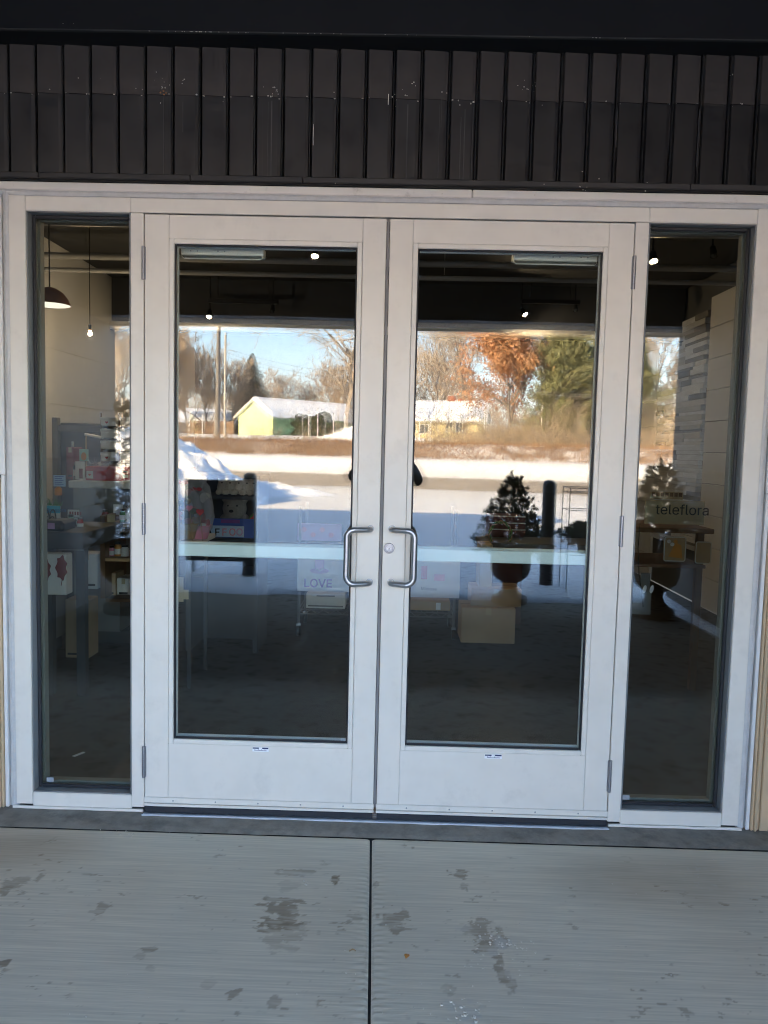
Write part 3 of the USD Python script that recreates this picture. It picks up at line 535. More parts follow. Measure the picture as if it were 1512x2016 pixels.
for px, py, py2, w in ((322, 190, 345, .0016), (535, 198, 352, .0022), (528, 200, 350, .001), (517, 205, 350, .0012), (803, 205, 360, .002), (840, 205, 345, .0015), (866, 205, 350, .0012), (916, 215, 368, .0018), (908, 230, 366, .0012), (932, 210, 360, .001), (1216, 215, 290, .0015), (1378, 215, 330, .002), (1320, 215, 300, .001), (870, 190, 250, .001), (360, 200, 260, .001)):
    a, b = I(px, py, -0.0132), I(px - (px - 740)*0.00008*(py2 - py), py2, -0.0132); dr.append(bx(a[0] - w, a[0] + w, -0.0120, -0.0114, b[2], a[2]))
obj('drip_mark', dr, 'drip', bw, kind='stuff')
for xa, xb in ((-2.93, -1.30), (-1.298, -0.735), (-0.733, -0.32), (-0.318, 1.10), (1.102, 2.93)):
    obj('flashing', bx(xa, xb, -0.030, 0.02, 2.413, 2.434 + 0.001*rng.random(), 0.003), 'flash_dark', bw)
obj('drip_edge', bx(-2.93, 2.93, -0.026, 0.03, 2.4085, 2.4122), 'groove_black', bw)
for xa, xb in ((-2.93, 0.307), (0.309, 2.93)): obj('trim_board', bx(xa, xb, -0.004, 0.10, 2.378, 2.4075, 0.003), 'trim_paint', bw)
# dark bulkhead that drops in front of the cladding
sb = thing('bulkhead', 'near black painted metal bulkhead along the top of the picture', 'bulkhead')
for xa, xb in ((-2.93, 2.93),):
    obj('face', bx(xa, xb, -0.125, -0.119, 2.893, 3.30, 0.002), 'soffit_dark', sb)
    obj('underside', bx(xa, xb, -0.1185, 0.0, 2.893, 2.899), 'soffit_dark', sb)
    obj('bottom_edge', bx(xa, xb, -0.1275, -0.112, 2.8885, 2.8925, 0.001), 'flash_dark', sb)
fk = []
for px, py, n_, sp in ((392, 78, 8, 10), (1170, 97, 5, 6), (330, 110, 6, 30), (480, 115, 6, 40), (700, 88, 8, 200), (130, 45, 2, 30), (660, 110, 6, 60), (380, 85, 6, 40)):
    for k in range(n_): q = I(px + rng.normal(0, sp), py + rng.normal(0, 3), -0.128); fk.append(ball((q[0], -0.128 if q[2] < 2.893 else -0.1255, max(q[2], 2.889)), np.array([rng.uniform(.0007, .003), .0012, rng.uniform(.0006, .0015)]), 1))
obj('paint_flecks', fk, 'fleck', sb, kind='stuff')
# ribbed tan wainscot and pale panel on both sides of the frame
for s in (-1, 1):
    t = thing('front_wall', ('tan ribbed metal wall with pale upper panel left of the entrance', 'tan ribbed metal wall with pale upper panel right of the entrance')[s > 0], 'wall')
    zc = 1.279
    xa, xb = sorted((s*(XO + 0.003), s*2.93)); obj('upper_panel', bx(xa, xb, 0.006, 0.10, zc + 0.03, 2.377, 0.002), 'pale_panel', t)
    xa, xb = sorted((s*(XO + 0.017), s*2.93)); obj('cap', bx(xa, xb, -0.026, 0.03, zc, zc + 0.018, 0.003), 'tan_metal', t)
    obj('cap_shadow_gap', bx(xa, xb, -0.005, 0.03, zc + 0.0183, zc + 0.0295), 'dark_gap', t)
    xa, xb = sorted((s*(XO + 0.002), s*(XO + 0.0165))); obj('edge_trim', bx(xa, xb, -0.002, 0.06, ZG + 0.006, zc + 0.029, 0.002), 'pale_panel', t)
    x = XO + 0.018; k = 0
    while x < 2.9:
        if (k < 1): w = 0.011
        elif k < 3: w = 0.012
        else: w = 0.052 if k % 3 == 0 else 0.012
        a, b = sorted((s*x, s*(x + w - 0.0008))); d = -0.016 if (k % 3 == 1) else -0.003 if k % 3 == 2 else -0.010
        obj('rib', bx(a, b, d, 0.05, ZG + 0.006, zc - 0.0005, 0.003), 'tan_metal', t); x += w; k += 1
# recess: side walls, ceiling, outer beam
YO, YW = -4.05, -4.62
for s in (-1, 1):
    t = thing('recess_wall', ('grey panelled side wall of the entrance recess, left side', 'grey panelled side wall of the entrance recess with snow at its foot, right side')[s > 0], 'wall')
    xw = s*2.74
    for i, (za, zb_) in enumerate(((ZG, 0.42), (0.424, 0.86), (0.864, 1.30), (1.304, 1.74), (1.744, 2.18), (2.184, 2.62), (2.624, 3.3))):
        for (ya, yb) in (((-2.90, 0.0), (YW, -2.904)) if s < 0 else ((YW, -3.42), (-3.416, -2.0), (-1.996, 0.0))):
            a, b = sorted((xw, xw + s*0.21)); obj('wall_panel', bx(a, b, ya, yb, za, zb_, 0.002), 'left_panel', t)
ca = thing('canopy', 'black painted canopy over the entrance recess with pale edge beam', 'canopy')
for k, (ya, yb) in enumerate(((YO, -3.4), (-3.396, -2.6), (-2.596, -1.3), (-1.296, 0.0))): obj('ceiling_panel', bx(-2.93, 2.93, ya, yb, 3.305, 3.34), 'ceiling_dark', ca)
obj('header', bx(-2.93, 2.93, YO - 0.05, YO + 0.10, 2.575, 3.304), 'ceiling_dark', ca)
for k in range(4): obj('edge_panel', bx(-2.93 + k*1.466, -2.93 + (k + 1)*1.466 - 0.004, YO - 0.40, YO - 0.055, 2.570, 2.576), 'header_white', ca)
obj('edge_lip', bx(-2.95, 2.95, YO - 0.435, YO - 0.405, 2.555, 2.597, .004), 'conduit', ca)
for x in (-2.9, -1.0, 1.0, 2.9): obj('bracket', tube([(x, YO - 0.39, 2.585), (x, YO - 0.07, 3.0)], 0.012, 6), 'conduit', ca)
for yy, zz, rr in ((-4.12, 3.24, 0.016), (-3.45, 3.25, 0.03)):
    obj('conduit', tube([(-2.93, yy, zz), (0, yy, zz - 0.01), (2.93, yy, zz)], rr, 10), 'conduit', ca, smooth=40)
bd_ = thing('shop_building', 'flat roofed shop building around and above the entrance', 'building')
for s in (-1, 1):
    a, b = sorted((s*2.985, s*26)); obj('wing', bx(a, b, YO - 0.02, -0.001, -0.6, 3.3), 'pale_panel', bd_)
    a, b = sorted((s*3.2, s*26)); obj('wing', bx(a, b, 0.0, 12, -0.6, 3.3), 'pale_panel', bd_)
obj('roof', bx(-26, 26, YO - 0.06, 12, 3.345, 3.5), 'roof_skin', bd_); obj('upper_storey', bx(-26, 26, -2.4, 12, 3.505, 6.4), 'roof_skin', bd_)
obj('parapet_tower', bx(-40, -9.3, YO - 0.06, -2.405, 3.505, 7.5), 'roof_skin', bd_)
# shop interior shell
XI = 3.05
obj('shop_floor', bx(-XI, XI, 0.125, 9.0, ZG - 0.1, ZG), 'shop_floor', kind='structure')
obj('ceiling', bx(-XI, XI, 0.125, 9.0, 3.2, 3.3), 'shop_black', kind='structure')
obj('wall', bx(-XI - .1, -XI - .002, 0.125, 9.0, ZG, 3.3), 'shop_white', kind='structure')
wr = UsdGeom.Xform.Define(stage, '/World/' + numbered('/World', 'wall')).GetPrim(); tag(wr, kind='structure')
obj('core', bx(XI + .03, XI + .1, 0.125, 9.0, ZG, 3.3), 'shop_grey', wr)
for k in range(10):
    z0 = ZG + 0.30*k; obj('wall_panel', bx(XI, XI + .029, 0.165, 4.80, z0 + .003, z0 + .30 - .003, .003), 'shop_white', wr); obj('wall_panel', bx(XI, XI + .029, 6.25, 8.99, z0 + .003, z0 + .30 - .003, .003), 'shop_white', wr)
z = 0.5
while z < 2.85:
    h = rng.choice((0.032, 0.045, 0.058)); y = 4.84 + rng.uniform(-.05, .05)
    while y < 6.15:
        w = rng.uniform(.25, .7); obj('plank', bx(XI - rng.uniform(.004, .035), XI + .028, y + .0015, min(y + w, 6.2) - .0015, z, z + h - .003), f'clad_{rng.choice(5, p=(.42, .2, .12, .18, .08))}', wr); y += w
    z += h
obj('wall', bx(-XI - .1, XI + .1, 9.002, 9.1, ZG, 3.3), 'shop_black', kind='structure')
for s in (-1, 1): obj('wall', bx(s*1.43, s*XI, 0.122, 0.16, ZG, 3.2), 'shop_grey', kind='structure')
obj('wall', bx(-1.429, 1.429, 0.122, 0.16, 2.36, 3.2), 'shop_black', kind='structure')
# ================================================================== OUTDOORS, BEHIND THE CAMERA (seen in the glass)
def gz(x, y): return float(land(np.array([x]), np.array([y]))[0])
# bollards with a dark notice board between
def bollard(px, py, top, lab):
    q = OG(px, py); zt = O(px, top, q[1])[2]
    t = thing('bollard', lab, 'bollard', (q[0], q[1], ZG), group='black bollards at the pavement edge')
    H = zt - ZG; R = 0.072
    obj('post', lathe([(R, 0), (R, H - 0.05), (R - 0.004, H - 0.03), (R - 0.02, H - 0.012), (R - 0.045, H - 0.002), (0.0001, H)], 24), 'bollard_black', t, smooth=35)
    obj('band', lathe([(R + 0.001, H - 0.135), (R + 0.004, H - 0.132), (R + 0.004, H - 0.108), (R + 0.001, H - 0.105)], 24), 'bollard_band', t, smooth=35)
    obj('base_plate', lathe([(R + 0.04, 0.0), (R + 0.04, 0.012), (R, 0.016)], 24), 'bollard_black', t)
    return q
qa = bollard(493, 1138, 930, 'black steel bollard beside the dark notice board'); qb = bollard(1071, 1155, 944, 'black steel bollard behind the potted evergreen on the right')
t = thing('notice_board', 'dark rectangular board on thin posts beside the left bollard', 'board'); yb = qa[1] - 0.10
A, B = O(374, 946, yb), O(499, 952, yb); zb_ = O(440, 1099, yb)[2]
obj('board', bx(A[0], B[0] + 0.02, yb - 0.02, yb + 0.02, zb_, A[2], 0.004), 'board_black', t)
for m in ring(A[0] - 0.02, B[0] + 0.04, zb_ - 0.02, A[2] + 0.02, 0.02, yb - 0.026, yb + 0.026, 0.003): obj('frame', m, 'board_black', t)
for x in (A[0] + 0.06, B[0] - 0.03): obj('leg', bx(x - 0.012, x + 0.012, yb - 0.045, yb - 0.021, ZG - 0.02, A[2] - 0.05), 'iron', t)
# spruce tops in urns
def spruce_top(H, R, seed, dens=1.0, bare=0.25, droop=0.15, up=0.5):
    """twigs and needles of a cut evergreen top standing on z = 0"""
    r = np.random.default_rng(seed); P0, P1, A, Bq = [], [], [], []; NP, NU, NV = [], [], []
    def twig(p, d, L, rad, lev):
        n = max(3, int(L/0.04)); q = p.copy(); dd = d.copy()
        for i in range(n):
            dd = dd + r.normal(0, 0.09, 3) + np.array([0, 0, 0.04*up]); dd /= np.linalg.norm(dd); e = q + dd*L/n
            P0.append(q.copy()); P1.append(e.copy()); A.append(rad*(1 - i/n*0.7)); Bq.append(rad*(1 - (i + 1)/n*0.7))
            if lev > 0 or i > n*bare:
                for _ in range(int(10*dens)):
                    c = q + (e - q)*r.random(); o = np.cross(dd, r.normal(0, 1, 3)); o /= np.linalg.norm(o) + 1e-9; v = 0.75*dd + 0.7*o; v /= np.linalg.norm(v); l = r.uniform(0.010, 0.019)
                    NP.append(c + v*l); NV.append(v*l/0.9); w = np.cross(v, r.normal(0, 1, 3)); NU.append(w/np.linalg.norm(w)*0.0022)
            if lev < 2 and i > 0 and r.random() < (0.85 if lev == 0 else 0.55):
                s = np.cross(dd, r.normal(0, 1, 3)); s /= np.linalg.norm(s) + 1e-9; twig(e, 0.7*dd + 0.75*s, L*0.36*(1 - 0.5*i/n), rad*0.55, lev + 1)
            q = e
    st = [(np.array([0, 0, z]), np.array([0, 0, 1.0])) for z in np.linspace(0, H*0.97, 9)]
    P0 += [s[0] for s in st[:-1]]; P1 += [s[0] for s in st[1:]]; A += list(np.linspace(0.012, 0.003, 8)); Bq += list(np.linspace(0.011, 0.002, 8))
    nb = int(115*dens)
    for k in range(nb):
        f = (k + 0.5)/nb; z = H*0.93*f**1.15; a = k*2.4 + r.normal(0, 0.3); L = R*(1.15 - 1.0*f)*r.uniform(0.8, 1.15) + 0.025
        twig(np.array([0, 0, z]), np.array([math.cos(a), math.sin(a), 0.25 + 0.55*f - droop]), L, 0.0035, 0)
    twig(np.array([0, 0, H*0.9]), np.array([0, 0, 1.0]), H*0.14, 0.003, 1)
    return segs(P0, P1, A, Bq, 4), quads(NP, NU, NV)
URN = [(0.0001, 0.0), (0.155, 0.0), (0.160, 0.015), (0.158, 0.06), (0.120, 0.075), (0.080, 0.11), (0.066, 0.15), (0.070, 0.185), (0.115, 0.215), (0.158, 0.255), (0.178, 0.31), (0.182, 0.40), (0.176, 0.44), (0.195, 0.465), (0.205, 0.475), (0.205, 0.492), (0.185, 0.494), (0.165, 0.46), (0.15, 0.43)]
def urn(px, py, ptop, lab, R, seed, uh=0.53, k=1.0, **kw):
    q = OG(px, py); zt = O(px, ptop, q[1])[2]
    t = thing('planter_urn', lab, 'planter', (q[0], q[1], ZG), group='dark urn planters with cut evergreens by the entrance'); f = uh/0.494
    obj('urn', lathe([(a*min(f, 1.15), b*f) for a, b in URN], 32), 'urn_brown', t, smooth=50)
    obj('soil', lathe([(0.0001, uh*0.94), (0.163, uh*0.93)], 24), 'soil', t)
    tw, nd = spruce_top(zt - ZG - uh*0.9, R, seed, **kw)
    for m in (tw, nd): m.apply_translation((0, 0, uh*0.9))
    g_ = obj('evergreen', nd, 'twig_dark', t); obj('twig', tw, 'twig_dark', g_)
urn(1000, 1184, 938, 'dark urn planter with cut evergreen, seen in the right door beside the bollard', 0.30, 11, dens=1.25)
urn(1288, 1214, 915, 'dark urn planter with broad cut evergreen, reflected in the right side window', 0.36, 12, 0.60, dens=1.5, up=0.2)
urn(244, 1205, 775, 'tall dark urn planter with sparse spiky evergreen, reflected in the left side window', 0.26, 13, 0.62, dens=0.9, bare=0.1)
# wire plant stand with a small evergreen
t = thing('plant_stand', 'thin black wire plant stand with scrolled top rail behind the right door glass', 'plant stand')
yo = -5.0; A, B = O(1118, 960, yo), O(1178, 963, yo); zb = ZG; w = 0.34
x0_, x1_, zt = A[0], A[0] + 0.46, A[2]
for (x, y) in ((x0_, yo), (x1_, yo), (x0_, yo - w), (x1_, yo - w)): obj('leg', tube([(x, y, ZG), (x, y, zt)], 0.006, 6), 'iron', t)
for z in (zt, zt - 0.05, zt - 0.23, ZG + 0.42):
    obj('rail', [tube([a, b], 0.004, 5) for a, b in (((x0_, yo, z), (x1_, yo, z)), ((x0_, yo - w, z), (x1_, yo - w, z)), ((x0_, yo, z), (x0_, yo - w, z)), ((x1_, yo, z), (x1_, yo - w, z)))], 'iron', t)
obj('scroll', [tube([(x0_ + 0.0575*(k + 0.5) + 0.022*math.cos(q), yo, zt - 0.025 + 0.022*math.sin(q)) for q in np.linspace(0, 2*PI, 13)], 0.0025, 4) for k in range(8)], 'iron', t)
t2 = thing('potted_evergreen', 'low potted evergreen sitting on the wire plant stand', 'plant', (x0_ + 0.22, yo - w/2, ZG + 0.425))
obj('pot', lathe([(0.0001, 0), (0.07, 0), (0.10, 0.14), (0.105, 0.15), (0.09, 0.15), (0.085, 0.13), (0.0001, 0.13)], 20), 'urn_brown', t2, smooth=40)
tw, nd = spruce_top(0.16, 0.22, 15, dens=0.9); [m.apply_translation((0, 0, 0.13)) for m in (tw, nd)]
g_ = obj('evergreen', nd, 'twig_dark', t2); obj('twig', tw, 'twig_dark', g_)
# ploughed snow heap
def heap(cx, cy, rx_, ry_, H, seed, lab):
    n = 150; u = np.linspace(-1.15, 1.15, n); X, Y = np.meshgrid(u, u, indexing='ij'); r2 = np.sqrt(X**2 + Y**2 + 1e-9)
    a = np.arctan2(Y, X); edge = 0.82 + 0.34*(meshkit.fbm(np.stack([np.cos(a)*1.6, np.sin(a)*1.6, a*0 + seed], -1), 4, seed) - 0.3)
    h = np.clip(1 - (r2/edge)**1.7, -0.12, 1); lump = meshkit.fbm(np.stack([X*3.2, Y*3.2, X*0 + seed], -1), 4, seed + 1); chunk = meshkit.noise(np.stack([X*11, Y*11, X*0], -1), seed + 2)
    Z = H*(h*(0.62 + 0.75*lump) + 0.20*np.clip(h*5, 0, 1)*(chunk - 0.4) + 0.10*np.clip(h*5, 0, 1)*(meshkit.noise(np.stack([X*26, Y*26, X*0], -1), seed + 3) - .5))
    V = np.stack([cx + X*rx_, cy + Y*ry_, Z + land(cx + X*rx_, cy + Y*ry_)], -1).reshape(-1, 3); i, j = np.meshgrid(np.arange(n - 1), np.arange(n - 1), indexing='ij'); k = (i*n + j).ravel()
    obj('snow_heap', (V, np.vstack([np.stack([k, k + n, k + n + 1], 1), np.stack([k, k + n + 1, k + 1], 1)])), 'snow_plain', smooth=True, label=lab, cat='snow')
heap(-7.2, -17.5, 4.6, 4.6, 1.75, 5, 'large ploughed snow heap at the left of the parking lot')
heap(-4.4, -20.5, 2.9, 1.5, 0.38, 8, 'low ridge of ploughed snow running right from the large heap')
heap(-2.6, -66.5, 5.0, 3.0, 1.1, 6, 'snow mound on the bank in front of the bare tree by the green house')
# thin drift of snow at the foot of the right recess wall
u = np.linspace(-4.9, -2.7, 60); V = []
for y in u:
    w = (0.05 + 0.16*sstep(-3.2, -4.9, y))*(0.7 + .6*float(fbm2(np.array([y]), np.array([0.]), 3, 3, 4)[0]))
    for f in (0, .35, .7, 1.0): V.append((2.739 - w*f, y, ZG - .004 + 0.07*(1 - f)**1.5*(.6 + w*3)))
F = [[i*4 + j, i*4 + j + 1, i*4 + j + 5, i*4 + j + 4] for i in range(59) for j in range(3)]
obj('snow_drift', (np.array(V), np.array(F)), 'snow_plain', smooth=True, label='thin drift of snow along the foot of the right recess wall', cat='snow')
# ---- branching
def branches(H, seed, trunk_r=0.16, first=0.22, spread=0.8, n0=9, depth=4, bend=0.16, lean=(0, 0), minr=0.012, child=(3, 6), upw=0.12, short=1.0):
    r = np.random.default_rng(seed); big, small = [], []
    def grow(p, d, L, rad, lev):
        n = 6 if lev == 0 else 4 if lev < 3 else 3; q = p.copy(); pts = []
        for i in range(n):
            d = d + r.normal(0, bend*(0.5 if lev == 0 else 1), 3) + np.array([0, 0, upw if lev else 0.0]); d = d/np.linalg.norm(d); e = q + d*L/n
            ra, rb = max(rad*(1 - 0.72*i/n), minr), max(rad*(1 - 0.72*(i + 1)/n), minr*0.8)
            (big if lev < 2 else small).append((q, e, ra, rb)); pts.append((e, d.copy(), rb, (i + 1)/n)); q = e
        if lev >= depth: return
        nc = n0 if lev == 0 else r.integers(*child)
        for k in range(nc):
            f = first + (1 - first)*(k + r.random()*0.9)/nc if lev == 0 else r.uniform(0.2, 1.0)
            e, dd, rb, _ = pts[min(int(f*n), n - 1)]; s = np.cross(dd, r.normal(0, 1, 3)); s /= np.linalg.norm(s) + 1e-9; sp = spread*r.uniform(0.6, 1.15)
            grow(e + dd*0.0, dd*math.cos(sp) + s*math.sin(sp), L*(r.uniform(0.42, 0.68) if lev else r.uniform(0.38, 0.6)*(1.15 - 0.5*f)*short), rb*0.62, lev + 1)
    d0 = np.array([lean[0], lean[1], 1.0]); grow(np.zeros(3), d0/np.linalg.norm(d0), H*0.82, trunk_r, 0)
    f_ = lambda s: segs([a[0] for a in s], [a[1] for a in s], [a[2] for a in s], [a[3] for a in s], 5 if s is big else 3)
    return f_(big), f_(small), np.array([a[1] for a in small])
def tree(name, lab, cat_, x, y, H, seed, tmat='bark', cmat='twig_grey', group=None, rot=0.0, **kw):
    t = thing(name, lab, cat_, (x, y, gz(x, y) - 0.1), rot, group)
    a, b, tips = branches(H, seed, **kw); obj('trunk', a, tmat, t, smooth=40); obj('crown', b, cmat, t)
    return t, tips
def at(px, yo): q = O(px, 884, yo); return q[0]
grp = 'bare winter trees across the road'
bt, _ = tree('bare_tree', 'largest bare tree with wide arching limbs right of the green house', 'tree', at(680, -70), -70, 17, 21, 'bark_pale', 'twig_grey', trunk_r=0.45, first=0.24, spread=1.0, n0=18, depth=4, minr=0.030, child=(4, 7), upw=0.05)
b2, _ = tree('bare_tree', 'bare tree with many slim rising limbs behind the yellow house', 'tree', at(925, -88), -88, 17, 22, 'bark', 'twig_grey', trunk_r=0.30, first=0.18, spread=0.55, n0=13, depth=4, minr=0.034, child=(4, 6), upw=0.10)
b3, _ = tree('bare_tree', 'dense brown bare tree left of the utility pole', 'tree', at(372, -92), -92, 9.5, 23, 'bark', 'twig_brown', trunk_r=0.2, first=0.08, spread=0.75, n0=15, depth=4, minr=0.034, child=(4, 7))
for px, yo, H, src, rz, lab in ((410, -98, 0.92, b3, 1.1, 'brown bare tree directly behind the dark utility pole'), (345, -90, 1.05, b3, 2.2, 'brown bare tree at the left edge of the left door glass'), (458, -100, 0.86, b3, 3.9, 'brown bare tree between the utility pole and the dark spruce'),
    (238, -85, 1.0, b3, 5.0, 'brown bare tree seen in the left side window beside the frame'), (225, -70, 0.55, b2, 1.0, 'pale bare tree seen at the edge of the left side window'), (560, -125, 0.9, b3, 0.7, 'low hazy bare tree behind the green house roof ridge'), (600, -128, 0.8, b3, 4.2, 'hazy bare tree far behind the middle of the green house'), (650, -118, 1.0, b3, 2.9, 'brown bare tree behind the big arching tree'),
    (700, -112, 1.05, b3, 0.2, 'brown bare tree hidden partly by the door stiles'), (770, -112, 1.0, b3, 1.9, 'brown bare tree left of the brick chimneys'), (835, -110, 1.12, b3, 5.6, 'brown bare tree above the yellow house roof'), (880, -108, 1.05, b3, 2.6, 'brown bare tree directly behind the brick chimneys'), (850, -95, 0.9, b2, 2.4, 'grey bare tree with rising limbs at the left of the right door glass'), (1000, -95, 0.95, b2, 4.0, 'grey bare tree behind the orange leaved tree'),
    (1290, -78, 0.72, b2, 5.2, 'bare tree with reddish top in the right side window'), (1225, -85, 0.8, b2, 0.6, 'bare tree behind the pine by the right mullion'), (1340, -80, 0.75, b3, 0.6, 'bare tree nearest the whitewashed planks in the right side window'), (1080, -95, 0.9, b2, 1.4, 'bare tree tops above the olive pine'), (510, -112, 0.75, b3, 1.4, 'bare tree behind the dark spruce'), (310, -95, 1.0, b3, 0.3, 'brown bare tree hidden partly by the left hinge stile')):
    x = at(px, yo); dup(src, (x, yo, gz(x, yo) - 0.1), rz, lab, H)
r = np.random.default_rng(99); n = 15000; X = r.uniform(-75, 75, n); Y = -r.uniform(122, 150, n); Hh = (4.5 + 5.0*fbm2(X, Y*0, 0.09, 4, 61) + 1.5*(fbm2(X, Y, 0.5, 3, 62) - .5))*r.random(n)**.6; Zz = land(X, Y)
D_ = r.normal(0, .45, (n, 3)) + [0, 0, .9]; D_ /= np.linalg.norm(D_, axis=1)[:, None]; P_ = np.stack([X, Y, Zz + Hh], 1); L_ = r.uniform(.5, 1.8, (n, 1))
obj('far_woods', segs(P_ - D_*L_, P_, np.full(n, .055), np.full(n, .025), 3), 'twig_brown', label='far brown leafless woods behind the houses across the road', cat='woods', kind='stuff')
# orange leaved tree
def leaves(tips, n, seed, l, w, jit):
    r = np.random.default_rng(seed); c = tips[r.integers(0, len(tips), n)] + r.normal(0, jit, (n, 3)); U = r.normal(0, 1, (n, 3)); U /= np.linalg.norm(U, axis=1)[:, None]; V = np.cross(U, r.normal(0, 1, (n, 3))); V /= np.linalg.norm(V, axis=1)[:, None]
    s = r.uniform(0.6, 1.3, (n, 1)); return quads(c, U*w*s, V*l*s)
t, tips = tree('orange_tree', 'rusty orange leaved tree left of the olive pine', 'tree', at(1002, -62), -62, 10.6, 31, 'bark', 'twig_brown', trunk_r=0.17, first=0.16, spread=0.80, n0=26, depth=3, minr=0.024, child=(4, 6), upw=0.18, short=0.74)
tp = tips[tips[:, 2] > 2.0]; obj('leaves', leaves(tp, 13000, 32, 0.17, 0.085, 0.30), 'orange_leaf', t)
# pines
def pine(name, lab, px, yo, H, R, seed, zb=1.2, nt=520):
    x = at(px, yo); t = thing(name, lab, 'tree', (x, yo, gz(x, yo) - 0.1)); r = np.random.default_rng(seed)
    P0, P1, A, Bq = [], [], [], []; NP, NU, NV = [], [], []
    obj('trunk', tube([(0.1*math.sin(k*1.3), 0.1*math.cos(k*1.7), H*k/8) for k in range(9)], np.linspace(0.22, 0.03, 9), 8), 'bark', t, smooth=50)
    for k in range(nt):
        f = r.random()**0.85; z = zb + (H - zb)*f; a = r.random()*2*PI; Rm = R*(1 - 0.15*f - 0.72*f**3)*(0.72 + 0.42*math.sin(a*3 + z*1.3)*math.sin(z*1.9 + a)); L = Rm*r.uniform(0.65, 1.08)
        p = np.array([0, 0, z - 0.12*L]); e = np.array([math.cos(a)*L, math.sin(a)*L, z + 0.12*L]); P0.append(p); P1.append(e); A.append(0.035); Bq.append(0.01)
        for c in range(5):
            o = e + (p - e)*r.uniform(0, 0.42) + r.normal(0, 0.16, 3); m = 16
            v = r.normal(0, 1, (m, 3)) + (e - p)/L*0.9 + [0, 0, 0.4]; v /= np.linalg.norm(v, axis=1)[:, None]; l = r.uniform(0.11, 0.20, (m, 1)); w = np.cross(v, r.normal(0, 1, (m, 3))); w /= np.linalg.norm(w, axis=1)[:, None]
            NP.append(o + v*l); NV.append(v*l/0.9); NU.append(w*0.020)
    obj('limbs', segs(P0, P1, A, Bq, 4), 'bark', t); obj('crown', quads(np.vstack(NP), np.vstack(NU), np.vstack(NV)), 'pine_needle', t)
pine('pine_tree', 'broad olive green pine filling the right of the right door glass', 1112, -60, 9.9, 4.6, 41, zb=0.5, nt=900)
pine('pine_tree', 'olive green pine seen through the right side window', 1240, -66, 8.9, 4.2, 42, zb=0.5, nt=700)
pine('pine_tree', 'lower olive pine standing behind the broad pine', 1180, -74, 10.5, 4.0, 43, nt=420)
# dark spruce
def spruce(lab, px, yo, H, R, seed):
    x = at(px, yo); t = thing('spruce_tree', lab, 'tree', (x, yo, gz(x, yo) - 0.1)); r = np.random.default_rng(seed); P0, P1, NP, NU, NV = [], [], [], [], []
    obj('trunk', tube([(0, 0, H*k/6) for k in range(7)], np.linspace(0.2, 0.02, 7), 8), 'bark', t)
    for k in range(420):
        f = (k + .5)/420; z = H*(0.08 + 0.92*f); a = k*2.39996; L = R*(1 - f)**0.9*r.uniform(0.7, 1.12) + 0.08; e = np.array([math.cos(a)*L, math.sin(a)*L, z - 0.30*L]); p = np.array([0, 0, z]); P0.append(p); P1.append(e); m = int(8 + 26*L/R)
        u = r.random((m, 1))**0.7; o = p + (e - p)*u + r.normal(0, 0.06, (m, 3)); v = r.normal(0, 0.7, (m, 3)) + (e - p)/L*0.8 - [0, 0, 0.5]; v /= np.linalg.norm(v, axis=1)[:, None]; l = r.uniform(0.14, 0.3, (m, 1)); w = np.cross(v, r.normal(0, 1, (m, 3))); w /= np.linalg.norm(w, axis=1)[:, None]
        NP.append(o); NV.append(v*l); NU.append(w*0.05)
    obj('limbs', segs(P0, P1, np.full(420, .03), np.full(420, .008), 3), 'bark', t); obj('crown', quads(np.vstack(NP), np.vstack(NU), np.vstack(NV)), 'spruce_needle', t)
spruce('dark green spruce left of the green house, behind its roof', 496, -104, 11.2, 5.0, 51)
# bushes and brush on the far bank
def bush(seed, H, n, col, spread=0.55):
    r = np.random.default_rng(seed); P0, P1, A, Bq = [], [], [], []
    def grow(p, d, L, rad, lev):
        q = p
        for i in range(3):
            d = d + r.normal(0, 0.16, 3) + [0, 0, 0.05]; d /= np.linalg.norm(d); e = q + d*L/3; P0.append(q); P1.append(e); A.append(rad*(1 - .25*i)); Bq.append(rad*(.75 - .25*i)); q = e
            if lev < 2 and r.random() < 0.8: s = r.normal(0, 1, 3); s /= np.linalg.norm(s); grow(q, d*0.8 + s*0.6, L*0.55, rad*0.6, lev + 1)
    for k in range(n): a = r.random()*2*PI; grow(np.array([0.12*math.cos(a), 0.12*math.sin(a), 0]), np.array([math.cos(a)*spread*r.random(), math.sin(a)*spread*r.random(), 1.0]), H*r.uniform(0.5, 0.9), 0.016, 0)
    return segs(P0, P1, A, Bq, 3)
protos = []
for i, (c, lab) in enumerate((('twig_brown', 'leafless brown bush on the snow below the green gable wall'), ('brush_tan', 'tan leafless bush with fanning stems below the orange tree'))):
    px, yo = ((517, -60), (1045, -50))[i]; x = at(px, yo); t = thing('bare_bush', lab, 'bush', (x, yo, gz(x, yo) - 0.05)); obj('stems', bush(60 + i, 2.0, 16, c, 0.9), c, t); protos.append(t)
